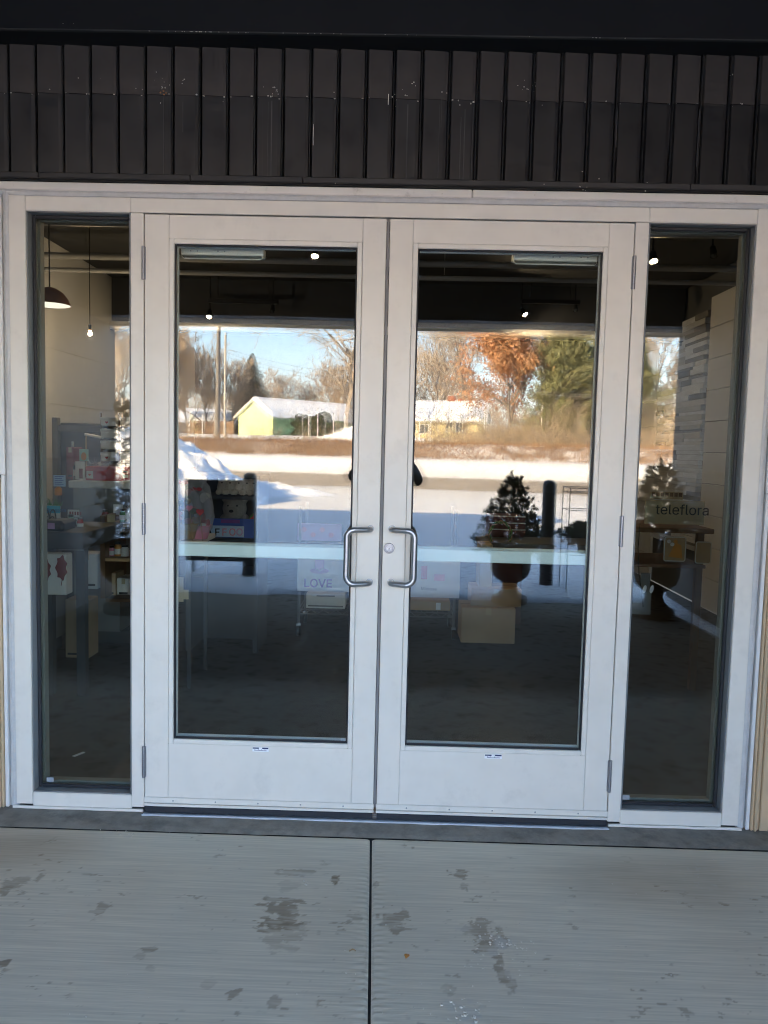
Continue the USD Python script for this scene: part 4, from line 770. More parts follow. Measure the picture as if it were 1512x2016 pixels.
for px, yo, k, s, rz, lab in ((503, -59, 0, .75, 1, 'small leafless bush left of the bush below the green gable'), (545, -61, 0, .7, 2, 'small leafless bush right of the bush below the green gable'), (600, -57, 0, .8, 3, 'leafless bush in the snow below the dark garage wall'), (640, -56, 0, .75, 4.4, 'leafless bush in the snow below the evergreen hedge'), (672, -55, 0, .9, 5, 'leafless bush in the snow at the right edge of the left door glass'), (452, -61, 0, .7, .5, 'leafless bush in the snow right of the utility pole'), (425, -60, 0, .6, 2.5, 'leafless bush at the foot of the utility pole'), (368, -58, 1, .9, 1.2, 'tan leafless bush beside the snow heap'),
    (835, -54, 1, 1.23, .3, 'tan bush at the left edge of the right door glass'), (862, -55, 1, 1.3, 2.2, 'tan bush in front of the yellow house windows'), (900, -54, 1, 1.37, 4, 'tan bush at the right end of the yellow house'), (935, -52, 1, 1.43, 5.5, 'tan bush left of the orange tree trunk'), (1000, -53, 1, 1.3, 1.0, 'tan bush in front of the orange tree trunk'), (1075, -49, 1, 1.43, 3, 'tan bush with dark stems right of the fanning bush'), (1115, -50, 1, 1.37, 4.6, 'tan bush above the right bollard'), (1155, -51, 1, 1.43, 0.9, 'tan bush at the right edge of the right door glass'), (1210, -51, 1, 1.43, 1.9, 'tan bush hidden partly by the right mullion'), (1270, -50, 1, 1.56, 2.7, 'tan bush at the left of the right side window'), (1310, -51, 1, 1.49, 3.6, 'tan bush left of the whitewashed planks')):
    x = at(px, yo); dup(protos[k], (x, yo, gz(x, yo) - 0.05), rz, lab, s)
r = np.random.default_rng(77); T0, T1, TA = [], [], []
PXS, YOS = r.uniform(800, 1420, 6500), -r.uniform(49, 64, 6500); XS = np.array([at(p, y) for p, y in zip(PXS, YOS)]); DEN = fbm2(XS, YOS, 0.22, 3, 7); ZS = land(XS, YOS)
for px, yo, x, den, z in zip(PXS, YOS, XS, DEN, ZS):
    if r.random() > np.clip((px - 810)/110, 0.1, 1)*(0.35 + 1.3*(den - 0.25)): continue
    h = r.uniform(0.5, 1.0)*(0.8 + 1.9*den)*(0.55 if px < 945 else 0.85); d = r.normal(0, 0.28, 3); m = np.array([x, yo, z]) + [d[0]*h*.45, d[1]*h*.45, h*.55]; T0 += [[x, yo, z - .05], m]; T1 += [m, m + [d[0]*h*.5 + r.normal(0, .12), d[1]*h*.5 + r.normal(0, .12), h*.45]]; TA.append(r.uniform(.010, .022)); TA.append(TA[-1]*.7)
TA = np.array(TA); obj('brushwood', segs(T0, T1, TA, TA*.6, 3), 'brush_tan', label='tangled tan brushwood covering the bank across the road', cat='brush', kind='stuff')
T0, T1, TA = [], [], []
PXS, SS = r.uniform(200, 1420, 12000), r.uniform(43.6, 49.5, 12000); XS = np.array([at(p, -47) for p in PXS]); YS = -(SS - .27*XS); ZS = land(XS, YS)
for x, y, z in zip(XS, YS, ZS):
    h = r.uniform(.10, .30); T0.append([x, y, z - .02]); T1.append([x + r.normal(0, .12), y + r.normal(0, .12), z + h]); TA.append(.012)
TA = np.array(TA); obj('dry_grass', segs(T0, T1, TA, TA*.4, 3), 'dry_grass', label='matted brown dry grass along the road bank', cat='grass', kind='stuff')
# houses
def prism(poly_yz, x0, x1):
    """gable section in (y, z) swept along x"""
    m = trimesh.creation.extrude_polygon(Polygon(poly_yz), x1 - x0, engine='earcut'); v = np.array(m.vertices); m.vertices = np.stack([v[:, 2] + x0, v[:, 0], v[:, 1]], 1); m.fix_normals(); return m
def house(name, lab, px, yo, rot, L, W, Hw, Hr, wmat, smat, wins=(), chim=(), door_=None, dz=0.0, cat_='house', eave=0.5, anchor=0.0):
    """local x along the ridge (0..L), local -y the front eave; origin at the front left corner"""
    x = at(px, yo); z_ = gz(x, yo) - 0.15 + dz; t = thing(name, lab, cat_, (x - anchor*math.cos(rot), yo - anchor*math.sin(rot), z_), rot)
    obj('wall', bx(0.02, L - 0.02, 0.0, W, 0, Hw), smat, t)
    for xa in (-0.03, L - 0.07): obj('gable_wall', prism([(0.02, 0), (W - 0.02, 0), (W - 0.02, Hw - 0.02), (W/2, Hw + Hr - 0.05), (0.02, Hw - 0.02)], xa, xa + 0.1), wmat, t)
    s = Hr/(W/2); rf = obj('roof', prism([(-eave, Hw - eave*s), (W/2, Hw + Hr), (W + eave, Hw - eave*s), (W + eave, Hw - eave*s + 0.12), (W/2, Hw + Hr + 0.12), (-eave, Hw - eave*s + 0.12)], -0.45, L + 0.45), 'white_trim', t)
    n = 60; X, Y = np.meshgrid(np.linspace(-0.5, L + 0.5, n), np.linspace(-eave - 0.08, W + eave + 0.08, 28), indexing='ij'); zz = Hw + Hr - np.abs(Y - W/2)*s + 0.125
    th_ = 0.26 + 0.10*(meshkit.fbm(np.stack([X*.6, Y*.6, X*0 + L], -1), 3, 5) - .5); th_ = th_*np.clip(np.minimum.reduce([X + .5, L + .5 - X, Y + eave + .08, W + eave + .08 - Y])/0.16, 0, 1)**.5
    V = np.stack([X, Y, zz + th_], -1).reshape(-1, 3); i, j = np.meshgrid(np.arange(n - 1), np.arange(27), indexing='ij'); k = (i*28 + j).ravel()
    obj('roof_snow', (V, np.vstack([np.stack([k, k + 28, k + 29], 1), np.stack([k, k + 29, k + 1], 1)])), 'roof_snow', rf, smooth=50)
    for (a, b, z0, z1) in wins:
        w_ = obj('window', bx(a, b, -0.05, 0.0 - 0.002, z0, z1), 'white_trim', t); m_ = (a + b)/2
        for u, v in ((a + .07, m_ - .03), (m_ + .03, b - .07)): obj('window_glass', bx(u, v, -0.062, -0.052, z0 + .07, z1 - .07), 'window_dark', w_)
    for (a, y, w_, h) in chim:
        c = obj('chimney', bx(a, a + w_, y, y + w_, Hw, Hw + Hr + h), 'brick_red', rf)
    if door_:
        a, b, h = door_; g2 = obj('garage_door', bx(a, b, -0.04, -0.002, 0, h), smat, t)
        for k in range(4): obj('door_section', bx(a + .05, b - .05, -0.065, -0.042, .04 + k*h/4, h/4*(k + 1) - .03), smat, g2)
    return t

house('green_house', 'low pale green house with snowy roof and sunlit gable end', 537, -84, math.radians(133), 15, 6.2, 2.45, 1.75, 'green_wall', 'green_side', door_=(11.6, 14.3, 2.0), wins=((7.5, 8.7, 1.0, 2.0), (3.5, 4.7, 1.0, 2.0)), anchor=15.0)
house('yellow_house', 'pale yellow house with white windows, red chimneys and snowy roof', 940, -78, math.radians(194), 11, 6.5, 2.3, 1.75, 'yellow_wall', 'yellow_wall', wins=((1.5, 2.2, 0.9, 1.95), (2.5, 3.2, 0.9, 1.95), (4.9, 5.9, 0.7, 1.7), (6.2, 7.2, 0.7, 1.7)), chim=((2.9, 2.9, 0.75, 0.75), (1.95, 3.0, 0.5, 0.5)), eave=0.6)
house('garden_shed', 'small pale shed with snowy roof beyond the brown fence', 393, -100, math.radians(150), 4.6, 3.0, 1.9, 1.1, 'green_wall', 'green_side', cat_='shed', eave=0.25, anchor=4.6)
house('grey_house', 'distant grey house with snowy gable roofs left of the utility pole', 352, -112, math.radians(140), 9, 5.5, 2.4, 1.7, 'grey_wall', 'grey_wall', anchor=9.0)
house('grey_house', 'distant grey house with twin gable just right of the other grey house', 384, -116, math.radians(140), 8, 5.0, 2.3, 1.7, 'grey_wall', 'grey_wall', anchor=8.0)
t = thing('board_fence', 'brown wooden board fence left of the green house', 'fence'); xa, xb = at(372, -88), at(462, -88); n = 60
for k in range(n):
    u0, u1 = xa + (xb - xa)*k/n, xa + (xb - xa)*(k + 1)/n; h = 1.55 + 0.03*math.sin(k*2.3)
    obj('board', bx(u0, u1 - 0.012, -88.02 + 0.01*(k % 2), -88.0 + 0.01*(k % 2), gz(u0, -88) - 0.1, gz(u0, -88) + h), 'fence_wood', t)
obj('rail', [bx(xa, xb, -88.07, -88.025, 2.9, 3.0), bx(xa, xb, -88.07, -88.025, 3.7, 3.8)], 'fence_wood', t)
# hedge by the green house
x = at(622, -79); t = thing('hedge', 'dark olive evergreen hedge in front of the green garage wall', 'hedge', (x, -79, gz(x, -79) - .05)); r = np.random.default_rng(81); n = 9000
c = r.normal(0, 1, (n, 3)); c /= np.linalg.norm(c, axis=1)[:, None]; c *= (0.72 + 0.3*r.random((n, 1))**.6); lob = 1 + 0.22*np.sin(c[:, :1]*7) + 0.12*np.sin(c[:, 2:]*9); c = c*lob*np.array([[2.6, 1.2, 1.25]]) + [[0, 0, 1.0]]
v = r.normal(0, 1, (n, 3)); v /= np.linalg.norm(v, axis=1)[:, None]; w = np.cross(v, r.normal(0, 1, (n, 3))); w /= np.linalg.norm(w, axis=1)[:, None]
obj('foliage', quads(c, w*.05, v*.09), 'hedge_leaf', t)
obj('stem', segs(np.zeros((14, 3)), np.stack([np.linspace(-2, 2, 14), np.sin(np.arange(14))*.6, np.full(14, 1.5)], 1), np.full(14, .05), np.full(14, .01), 4), 'bark', t)
# utility poles, wires, thin marker posts
t = thing('utility_pole', 'thick dark wooden utility pole across the road with wires', 'utility pole', (at(431, -62), -62, gz(at(431, -62), -62) - .2))
obj('pole', lathe([(0.19, 0), (0.17, 8), (0.15, 13.5), (0.0001, 13.52)], 14), 'pole_wood', t, smooth=40); obj('crossarm', bx(-1.2, 1.2, -.06, .06, 12.6, 12.75), 'pole_wood', t)
for x in (-1.1, -.5, .5, 1.1): obj('insulator', lathe([(0.03, 12.75), (.05, 12.8), (.03, 12.9), (.0001, 12.92)], 8, (x, 0, 0)), 'white_trim', t)
obj('ground_guard', lathe([(0.045, 0.1), (0.045, 3.0), (0.0001, 3.02)], 8, (-.2, .06, 0)), 'pole_pale', t)
t = thing('utility_pole', 'thinner pale utility pole just right of the dark pole', 'utility pole', (at(444.5, -66), -66, gz(at(444.5, -66), -66) - .2)); obj('pole', lathe([(0.10, 0), (0.09, 9.2), (0.0001, 9.22)], 12), 'pole_pale', t, smooth=40); obj('bracket', tube([(0, 0, 7.6), (.5, .2, 7.65), (.9, .4, 7.5)], .03, 6), 'wire', t)
def wire(lab, a, b, sag, r_=0.018):
    a, b = np.array(a), np.array(b); u = np.linspace(0, 1, 15)[:, None]; P = a + (b - a)*u; P[:, 2] -= sag*4*(u*(1 - u))[:, 0]; obj('power_line', tube(P, r_, 4, False), 'wire', label=lab, cat='wire')
def W(px, py, yo): return O(px, py, yo)
wire('upper power line from the pale pole to the bare tree', W(444, 686, -66), W(720, 736, -70), .5); wire('second power line below the upper one at the pale pole', W(444, 694, -66), W(720, 746, -70), .6); wire('lowest power line sloping right from the pale pole', W(444, 700, -66), W(720, 768, -72), .9)
wire('power line rising left from the dark pole', W(436, 730, -62), W(330, 668, -60), .3); wire('upper power line crossing in front of the orange tree and pine', W(800, 747, -46), W(1400, 786, -46), .25, .012); wire('lower power line close under the other across the pine', W(800, 750, -46), W(1400, 789.5, -46), .30, .012)
wire('guy wire slanting down left from the dark pole', W(428, 690, -62), W(356, 858, -56), 0, .02); wire('guy wire slanting left near the top of the dark pole', W(428, 660, -62), W(340, 760, -60), .1, .015)
for px, yo, H, lab in ((377, -70, 2.2, 'thin pale marker post left of the utility pole'), (402, -72, 2.1, 'thin pale marker post close left of the utility pole'), (605, -66, 2.4, 'thin pale post in front of the hedge, left one'), (622, -66, 2.7, 'thicker pale post in front of the hedge'), (652, -68, 2.3, 'thin post right of the hedge'), (674, -68, 2.3, 'thin post nearest the big arching tree'), (953, -62, 3.4, 'left one of two tall white posts right of the yellow house'), (957.5, -62, 3.4, 'right one of two tall white posts right of the yellow house'), (829, -58, 2.0, 'white post left of the yellow house windows'), (850, -58, 2.0, 'white post beside the yellow house windows'), (1062, -60, 3.6, 'tall white post with sign between orange tree and pine')):
    x = at(px, yo); t = thing('marker_post', lab, 'post', (x, yo, gz(x, yo) - .1)); obj('post', lathe([(.045, 0), (.045, H), (.0001, H + .01)], 8), 'white_trim', t)
    obj('cap', lathe([(.055, H - .05), (.055, H + .012), (.0001, H + .03)], 8), 'pole_pale', t)
# ================================================================== THE PERSON TAKING THE PICTURE
def chain(J):
    """hulls of neighbouring spheres, all one solid; J = list of chains of (x, y, z, r)"""
    out = []
    for c in J:
        for a, b in zip(c[:-1], c[1:]):
            out.append(m3.Manifold.batch_hull([m3.Manifold.sphere(a[3], 14).translate(a[:3]), m3.Manifold.sphere(b[3], 14).translate(b[:3])]))
    return m3.Manifold.batch_boolean(out, m3.OpType.Add)
def smooth_m(m, edge, it=8):
    m = m.refine_to_length(edge); q = m.to_mesh(); t = trimesh.Trimesh(q.vert_properties[:, :3], q.tri_verts); trimesh.smoothing.filter_taubin(t, iterations=it); return t
PX, PY = -0.03, -3.40
eL, eR = O(697, 936, -3.34), O(821, 944, -3.34)
pe = thing('person', 'person in black hooded coat raising a phone, mostly hidden by the door stiles', 'person', (0, 0, 0))
def pp(x, y, z, r): return (PX + x, PY + y, z, r)
sh = 0.165; zs = 1.335
head = [[pp(0, -.01, 1.545, .088), pp(0, .012, 1.50, .082), pp(0, .035, 1.445, .052)], [pp(0, -.03, 1.44, .055), pp(0, -.035, 1.34, .06)], [pp(0, .07, 1.50, .012), pp(0, .096, 1.476, .014), pp(0, .078, 1.470, .016)],
        [pp(.083, -.01, 1.515, .012), pp(.086, -.012, 1.485, .009)], [pp(-.083, -.01, 1.515, .012), pp(-.086, -.012, 1.485, .009)], [pp(-.03, .062, 1.527, .014), pp(.03, .062, 1.527, .014)], [pp(0, .05, 1.425, .026), pp(0, .02, 1.43, .04)]]
hands = []
for s, e in ((-1, eL), (1, eR)):
    wx, wy, wz = 0.058 + s*0.062, -3.115, 1.335
    hands.append([(e[0]*.5 + wx*.5, e[1]*.5 + wy*.5, e[2]*.5 + wz*.5, .033), (wx, wy, wz, .024)])
    hands.append([(wx, wy, wz, .024), (wx - s*.002, wy + .045, wz + .045, .026)]); hands.append([(wx, wy, wz + .01, .022), (wx, wy + .04, wz + .075, .020)])
    for k, (z, L) in enumerate(((0.085, .9), (0.062, 1.0), (0.040, .95), (0.020, .75))):
        b = np.array([wx + s*.004, wy + .045, wz + z]); k1 = b + [s*.004, .030*L, .010]; k2 = k1 + [-s*.020*L, .014, .003]; k3 = k2 + [-s*.018*L, -.003, .0]
        hands.append([(*b, .0095), (*k1, .009), (*k2, .0082), (*k3, .0072)])
    b = np.array([wx - s*.006, wy + .015, wz + .035]); k1 = b + [-s*.018, .012, .028]; k2 = k1 + [-s*.016, .016, .016]; hands.append([(*b, .0125), (*k1, .0105), (*k2, .0088)])
torso = [[pp(0, -.02, 1.36, .05), pp(0, -.03, 1.24, .09), pp(0, -.02, .92, .10)], [pp(-.08, -.02, .88, .07), pp(-.085, .0, .47, .05), pp(-.085, -.02, .08, .035)], [pp(.08, -.02, .88, .07), pp(.085, 0, .47, .05), pp(.085, -.02, .08, .035)], [pp(-.085, -.02, .05, .035), pp(-.09, .10, .02, .03)], [pp(.085, -.02, .05, .035), pp(.09, .10, .02, .03)]]
arms = [[pp(s*sh, -.03, zs - .02, .045), (*e, .035), (e[0]*.5 + (0.058 + s*.062)*.5, e[1]*.5 - 3.115*.5, e[2]*.5 + 1.335*.5, .03)] for s, e in ((-1, eL), (1, eR))] + [[pp(-sh, -.03, zs - .02, .045), pp(sh, -.03, zs - .02, .045)]]
bodym = smooth_m(chain(head + hands + torso + arms), 0.006, 6)
obj('body', bodym, 'skin', pe, smooth=True)
coat = [[pp(-sh, -.03, zs - .01, .062), pp(sh, -.03, zs - .01, .062)], [pp(-.06, -.025, 1.27, .110), pp(.06, -.025, 1.27, .110)], [pp(-.05, -.02, 1.25, .108), pp(-.05, -.02, .78, .115)], [pp(.05, -.02, 1.25, .108), pp(.05, -.02, .78, .115)], [pp(-.05, -.02, .78, .115), pp(.05, -.02, .78, .115)], [pp(-.05, -.02, 1.0, .108), pp(.05, -.02, 1.0, .108)]]
for s, e in ((-1, eL), (1, eR)):
    w = (0.058 + s*.064, -3.125, 1.325)
    coat.append([pp(s*sh, -.03, zs - .02, .066), (*(0.5*np.array([PX + s*sh, PY - .03, zs]) + .5*e), .062), (*e, .056), (*(.5*e + .5*np.array(w)), .047), (*w, .040)])
coat.append([pp(0, -.09, 1.39, .075), pp(0, -.10, 1.33, .085)]); coat.append([pp(-.06, -.06, 1.39, .045), pp(.06, -.06, 1.39, .045)])
obj('coat', smooth_m(chain(coat), 0.012, 8), 'coat', pe, smooth=True)
obj('trousers', smooth_m(chain([[pp(s*.08, -.02, .86, .088), pp(s*.085, 0, .47, .066), pp(s*.085, -.02, .12, .055)] for s in (-1, 1)] + [[pp(-.08, -.02, .86, .088), pp(.08, -.02, .86, .088)]]), 0.014, 6), 'trousers', pe, smooth=True)
for s in (-1, 1): obj('boot', smooth_m(chain([[pp(s*.085, -.02, .20, .058), pp(s*.085, -.02, .045, .052)], [pp(s*.085, -.02, .03, .048), pp(s*.092, .12, .018, .040)]]), 0.012, 4), 'boot', pe, smooth=True)
obj('hair', smooth_m(chain([[pp(0, -.022, 1.562, .093), pp(0, -.04, 1.50, .088), pp(0, -.055, 1.40, .075)], [pp(-.05, .025, 1.585, .045), pp(.05, .025, 1.585, .045)], [pp(-.075, -.02, 1.53, .03), pp(-.075, -.04, 1.38, .035)], [pp(.075, -.02, 1.53, .03), pp(.075, -.04, 1.38, .035)]]), 0.01, 5), 'hair', pe, smooth=True)
for s in (-1, 1):
    e_ = obj('eye', ball((PX + s*.031, PY + .078, 1.513), .0115, 2), 'eye', pe, smooth=True); obj('iris', ball((PX + s*.031, PY + .0855, 1.513), .0055, 2), 'iris', e_, smooth=True); obj('eyebrow', tube([(PX + s*.014, PY + .083, 1.531), (PX + s*.03, PY + .081, 1.536), (PX + s*.047, PY + .068, 1.531)], .003, 6), 'hair', pe)
obj('mouth', ball((PX, PY + .083, 1.442), (.022, .008, .007), 2), 'lip', pe, smooth=True)
ph = thing('phone', 'black phone held upright in the hands of the person', 'phone'); obj('case', bx(0.020, 0.096, -3.058, -3.049, 1.312, 1.462, .004), 'phone_black', ph); obj('camera_block', bx(0.042, 0.078, -3.0488, -3.046, 1.424, 1.458, .002), 'phone_black', ph)
for x in (.0578 - .008, .0578 + .008): obj('lens', lathe([(.0055, 0), (.006, .0015), (.0001, .0012)], 16).apply_transform(trimesh.transformations.rotation_matrix(-PI/2, [1, 0, 0])).apply_translation((x, -3.0458, 1.4434)), 'window_dark', ph)
# ================================================================== INSIDE THE SHOP
def card(name, lab, cat_, p0, p1, y, m_='paper', th=0.004, lean=0.0, parent=None, group=None):
    a, b = I(p0[0], p0[1], y), I(p1[0], p1[1], y); t = thing(name, lab, cat_, group=group)
    obj('sheet' if th < .02 else 'box', bx(a[0], b[0], y, y + th, b[2], a[2], min(.003, th*.3)), m_, t); return t, a, b
def pxbox(p0, p1, y, dep, b=.003):
    a, c = I(p0[0], p0[1], y), I(p1[0], p1[1], y); return bx(a[0], c[0], y, y + dep, c[2], a[2], b)
# ceiling conduits and track lights, pendant
def spot(px, py, y, lab, lit, aim=(0, -0.5, -1), track=None):
    c = I(px, py, y); t = thing('track_light', lab, 'lamp', (c[0], c[1], c[2]), group=None); d = np.array(aim, float); d /= np.linalg.norm(d); P = -d*0.62; k_ = 0.62
    rot = trimesh.geometry.align_vectors([0, 0, 1], d)
    m = lathe([(0.0001, -.12), (.022, -.12), (.036, -.10), (.045, .0), (.047, .018), (.043, .018), (.040, .004)], 20); m.apply_scale(k_); m.apply_transform(rot); obj('lamp_head', m, 'black_plastic', t, smooth=40)
    obj('bulb' if lit else 'lens', ball(d*(.010 if lit else 0.0), .0145 if lit else .022, 2), 'bulb' if lit else 'window_dark', t, smooth=True)
    if lit: m = lathe([(.026, .002), (.034, .008), (.0425, .015)], 20); m.apply_scale(k_); m.apply_transform(rot); obj('reflector', m, 'lamp_glow', t, smooth=40)  # added glowing amber ring, stands in for the warm halo around the bulb
    obj('stem', tube([P*.11, P*.12 + [0, 0, .05], [P[0]*.12, P[1]*.12, max(3.16 - c[2], .12)]], .008, 6), 'black_plastic', t)
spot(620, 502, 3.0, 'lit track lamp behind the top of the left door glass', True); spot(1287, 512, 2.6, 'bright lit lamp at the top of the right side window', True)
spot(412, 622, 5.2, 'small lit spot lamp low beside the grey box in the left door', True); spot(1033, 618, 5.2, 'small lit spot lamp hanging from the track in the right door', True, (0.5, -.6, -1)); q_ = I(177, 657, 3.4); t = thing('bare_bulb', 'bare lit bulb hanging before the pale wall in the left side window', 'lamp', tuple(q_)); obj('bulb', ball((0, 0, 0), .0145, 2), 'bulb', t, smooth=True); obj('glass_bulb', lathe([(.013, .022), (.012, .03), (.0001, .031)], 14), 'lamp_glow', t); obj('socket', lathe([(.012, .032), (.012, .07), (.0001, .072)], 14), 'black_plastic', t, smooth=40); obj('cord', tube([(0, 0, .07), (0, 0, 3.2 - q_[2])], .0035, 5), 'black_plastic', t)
spot(536, 612, 5.2, 'unlit black spot lamp at the right end of the left track', False); spot(1133, 610, 5.2, 'unlit black spot lamp at the right end of the right track', False); spot(1405, 502, 2.8, 'unlit black lamp at the top of the right side window', False); spot(905, 612, 5.6, 'unlit small spot lamp near the left of the right door glass', False)
for (pa, pb_, lab) in (((410, 592), (548, 598), 'black lamp track across the ceiling behind the left door'), ((1026, 593), (1142, 596), 'black lamp track across the ceiling behind the right door')):
    a, b = I(*pa, 5.2), I(*pb_, 5.2); t = thing('lamp_track', lab, 'lamp track'); obj('track', bx(a[0], b[0], 5.18, 5.22, a[2] - .02, a[2] + .02, .004), 'black_plastic', t)
    for x in (a[0] + .1, b[0] - .1): obj('hanger', tube([(x, 5.2, a[2] + .018), (x, 5.2, 3.2)], .005, 5), 'black_plastic', t)
c = I(98, 600, 1.6); t = thing('pendant_lamp', 'copper dome pendant lamp with white inside, left side window', 'lamp', (c[0], c[1], c[2]))
K = .74; S_ = lambda P: [(a_*K, b_*K) for a_, b_ in P]
obj('shade', lathe(S_([(.017, .135), (.05, .125), (.10, .095), (.135, .05), (.155, .0), (.158, -.004)]), 36), 'copper_paint', t, smooth=60); obj('shade_inside', lathe(S_([(.152, -.002), (.130, .048), (.096, .09), (.048, .118), (.0001, .122)]), 36), 'shade_white', t, smooth=60)
obj('cord', tube([(0, 0, .095), (0, 0, 3.2 - c[2])], .004, 6), 'black_plastic', t); obj('bulb', ball((0, 0, .04), .028, 2), 'shade_white', t, smooth=True)
for (p0, p1, y, lab) in (((347, 545), (397, 632), 6.4, 'dark grey square duct box at the left of the left door ceiling'), ((915, 604), (960, 646), 6.4, 'dark grey square box hanging under the ceiling in the right door')):
    t = thing('duct_box', lab, 'duct'); obj('box', pxbox(p0, p1, y, .5, .006), 'counter_grey', t); a, b = I(*p0, y), I(*p1, y)
    obj('hanger', [bx(x - .01, x + .01, y + .2, y + .22, a[2], max(3.2, a[2] + .02)) for x in (a[0] + .05, b[0] - .05)], 'shop_grey', t)
    if p0[0] < 500: obj('grille', [bx(a[0] + .02 + k*.03, a[0] + .028 + k*.03, y - .006, y - .001, b[2] + .01, b[2] + .11) for k in range(6)], 'shop_black', t)
t = thing('ceiling_beam', 'pale beige beam across the shop below the dark ceiling', 'beam'); a, b = I(213, 634, 5.5), I(1340, 655, 5.5); z1, z0 = I(760, 643, 5.5)[2], I(760, 660, 5.5)[2]
m = tube([(-XI, 5.5, (z0 + z1)/2), (0, 5.5, (z0 + z1)/2), (XI, 5.5, (z0 + z1)/2)], (z1 - z0)/2, 24); obj('round_edge', m, 'beam_white', t, smooth=40); obj('lower_lip', bx(-XI, XI, 5.47, 5.6, z0 - .008, z0 - .001), 'shop_black', t); obj('upstand', bx(-XI, XI, 5.52, 5.6, (z0 + z1)/2, 3.2), 'shop_black', t)
for k, (py, rr, lab) in enumerate(((447, .03, 'uppermost pale ceiling pipe behind the side windows'), (516, .028, 'middle dim ceiling pipe across the shop'), (544, .020, 'lowest pale ceiling pipe above the track lamps'))):
    zz = I(760, py, 3.6)[2] if k else I(760, py, 2.2)[2]; yy = 3.6 if k else 2.2
    if zz > 3.15: yy = yy*.86; zz = 3.14
    t = thing('ceiling_pipe', lab, 'pipe'); obj('pipe', tube([(-XI, yy, zz), (-1.5, yy, zz - .004), (0, yy, zz - .008), (1.5, yy, zz - .004), (XI, yy, zz)], rr, 12), 'conduit', t, smooth=40); [obj('hanger', tube([(x, yy, zz + rr), (x, yy, 3.2)], .004, 5), 'conduit', t) for x in (-2, 0.4, 2)]
# ---- left side window: shop counter with goods
t = thing('shop_counter', 'white topped shop counter with grey panel behind the left side window', 'counter'); a, b = I(143, 946, 2.55), I(262, 953, 2.55)
obj('counter_top', bx(a[0] - .02, b[0], 2.52, 3.2, a[2] - .05, a[2], .006), 'counter_white', t); obj('front_panel', bx(a[0], a[0] + .33, 2.56, 3.18, ZG + .10, a[2] - .052), 'counter_grey', t); obj('side_panel', bx(a[0] + .335, b[0], 2.9, 3.18, ZG + .10, a[2] - .052), 'shop_black', t); obj('kick', bx(a[0] + .02, b[0], 2.62, 3.15, ZG, ZG + .098), 'shop_black', t)
CT = a[2]
t = thing('low_counter', 'low beige counter front along the left side window', 'counter'); obj('front', bx(-2.9, -2.28, 0.4, 2.5, ZG + .1, .62), 'counter_grey', t); obj('kick', bx(-2.9, -2.31, .42, 2.48, ZG, ZG + .098), 'shop_black', t); obj('top', bx(-2.92, -2.26, .38, 2.52, .6205, .65, .005), 'counter_grey', t)
t = thing('red_gift_box', 'dark red gift box with silver tinsel on the counter', 'gift box'); a, b = I(168, 918, 2.62), I(240, 945, 2.62); obj('box', bx(a[0], b[0], 2.62, 2.9, CT, a[2], .006), 'red', t)
r = np.random.default_rng(5); n = 160; c = np.stack([r.uniform(a[0], b[0], n), r.uniform(2.63, 2.88, n), np.full(n, a[2] + .004) + r.random(n)*.02], 1); obj('tinsel', segs(c, c + r.normal(0, .018, (n, 3)), np.full(n, .0016), np.full(n, .001), 3), 'chrome', t)
card('greeting_card', 'tall white card with dark red print, left of the red gift box', 'card', (148, 908), (167, 944), 2.60); x = I(159, 928, 2.597); obj('print', bx(x[0] - .012, x[0] + .014, 2.5965, 2.5985, x[2] - .05, x[2] + .02), 'dark_red', stage.GetPrimAtPath('/World/greeting_card'))
t, a, b = card('greeting_card', 'greenish picture card above the tall white card', 'card', (156, 884), (174, 908), 2.75, 'pale_green'); obj('print', ball(((a[0] + b[0])/2, 2.7485, b[2] + .035), (.02, .002, .03), 2), 'orange', t)
t, a, b = card('greeting_card', 'small cream card leaning against the red gift box', 'card', (170, 927), (183, 942), 2.60, 'paper'); obj('print', plate(heart((a[0] + b[0])/2, (a[2] + b[2])/2, .010), 2.5985, .001), 'red', t)
t = thing('box_rack', 'wire rack holding small cream gift boxes above the red gift box', 'rack'); y = 2.75
a, b = I(196, 820, y), I(262, 912, y)
for x in (a[0] - .006, I(230, 850, y)[0], I(235, 850, y)[0]): obj('upright', tube([(x, y + .05, CT), (x, y + .05, a[2] + .03)], .006, 6), 'wood', t)
for k, pz in enumerate((838.5, 862.5, 885.5, 909)): z = I(200, pz, y)[2]; obj('wire_shelf', [bx(a[0] - .006, b[0], y - .004, y, z - .012, z - .006), bx(a[0] - .006, b[0], y + .10, y + .104, z - .012, z - .006)], 'iron', t)
lb = ('top left', 'second left', 'third left', 'bottom left'); rb = ('top right', 'second right', 'third right', 'bottom right')
for col, (xa, xb) in enumerate(((198, 228), (237, 262))):
    for k, (z0, z1) in enumerate(((822, 838), (845, 862), (868, 885), (891, 908))):
        h = (' with red heart' if col == 0 and k in (0, 3) else '')
        t = thing('gift_box', f'cream gift box{h}, {(lb, rb)[col][k]} in the wire rack', 'gift box'); a, b = I(xa, z0, y), I(xb, z1, y); obj('box', bx(a[0], b[0], y, y + .09, b[2], a[2], .004), 'paper', t); obj('lid', bx(a[0] - .002, b[0] + .002, y - .003, y + .093, a[2] - .018, a[2] + .003, .003), 'paper', t)
        if h: obj('heart', plate(heart(a[0] + (b[0] - a[0])*.4, (a[2] + b[2])/2 - .006, .011), y - .0012, .0012), 'red', t)
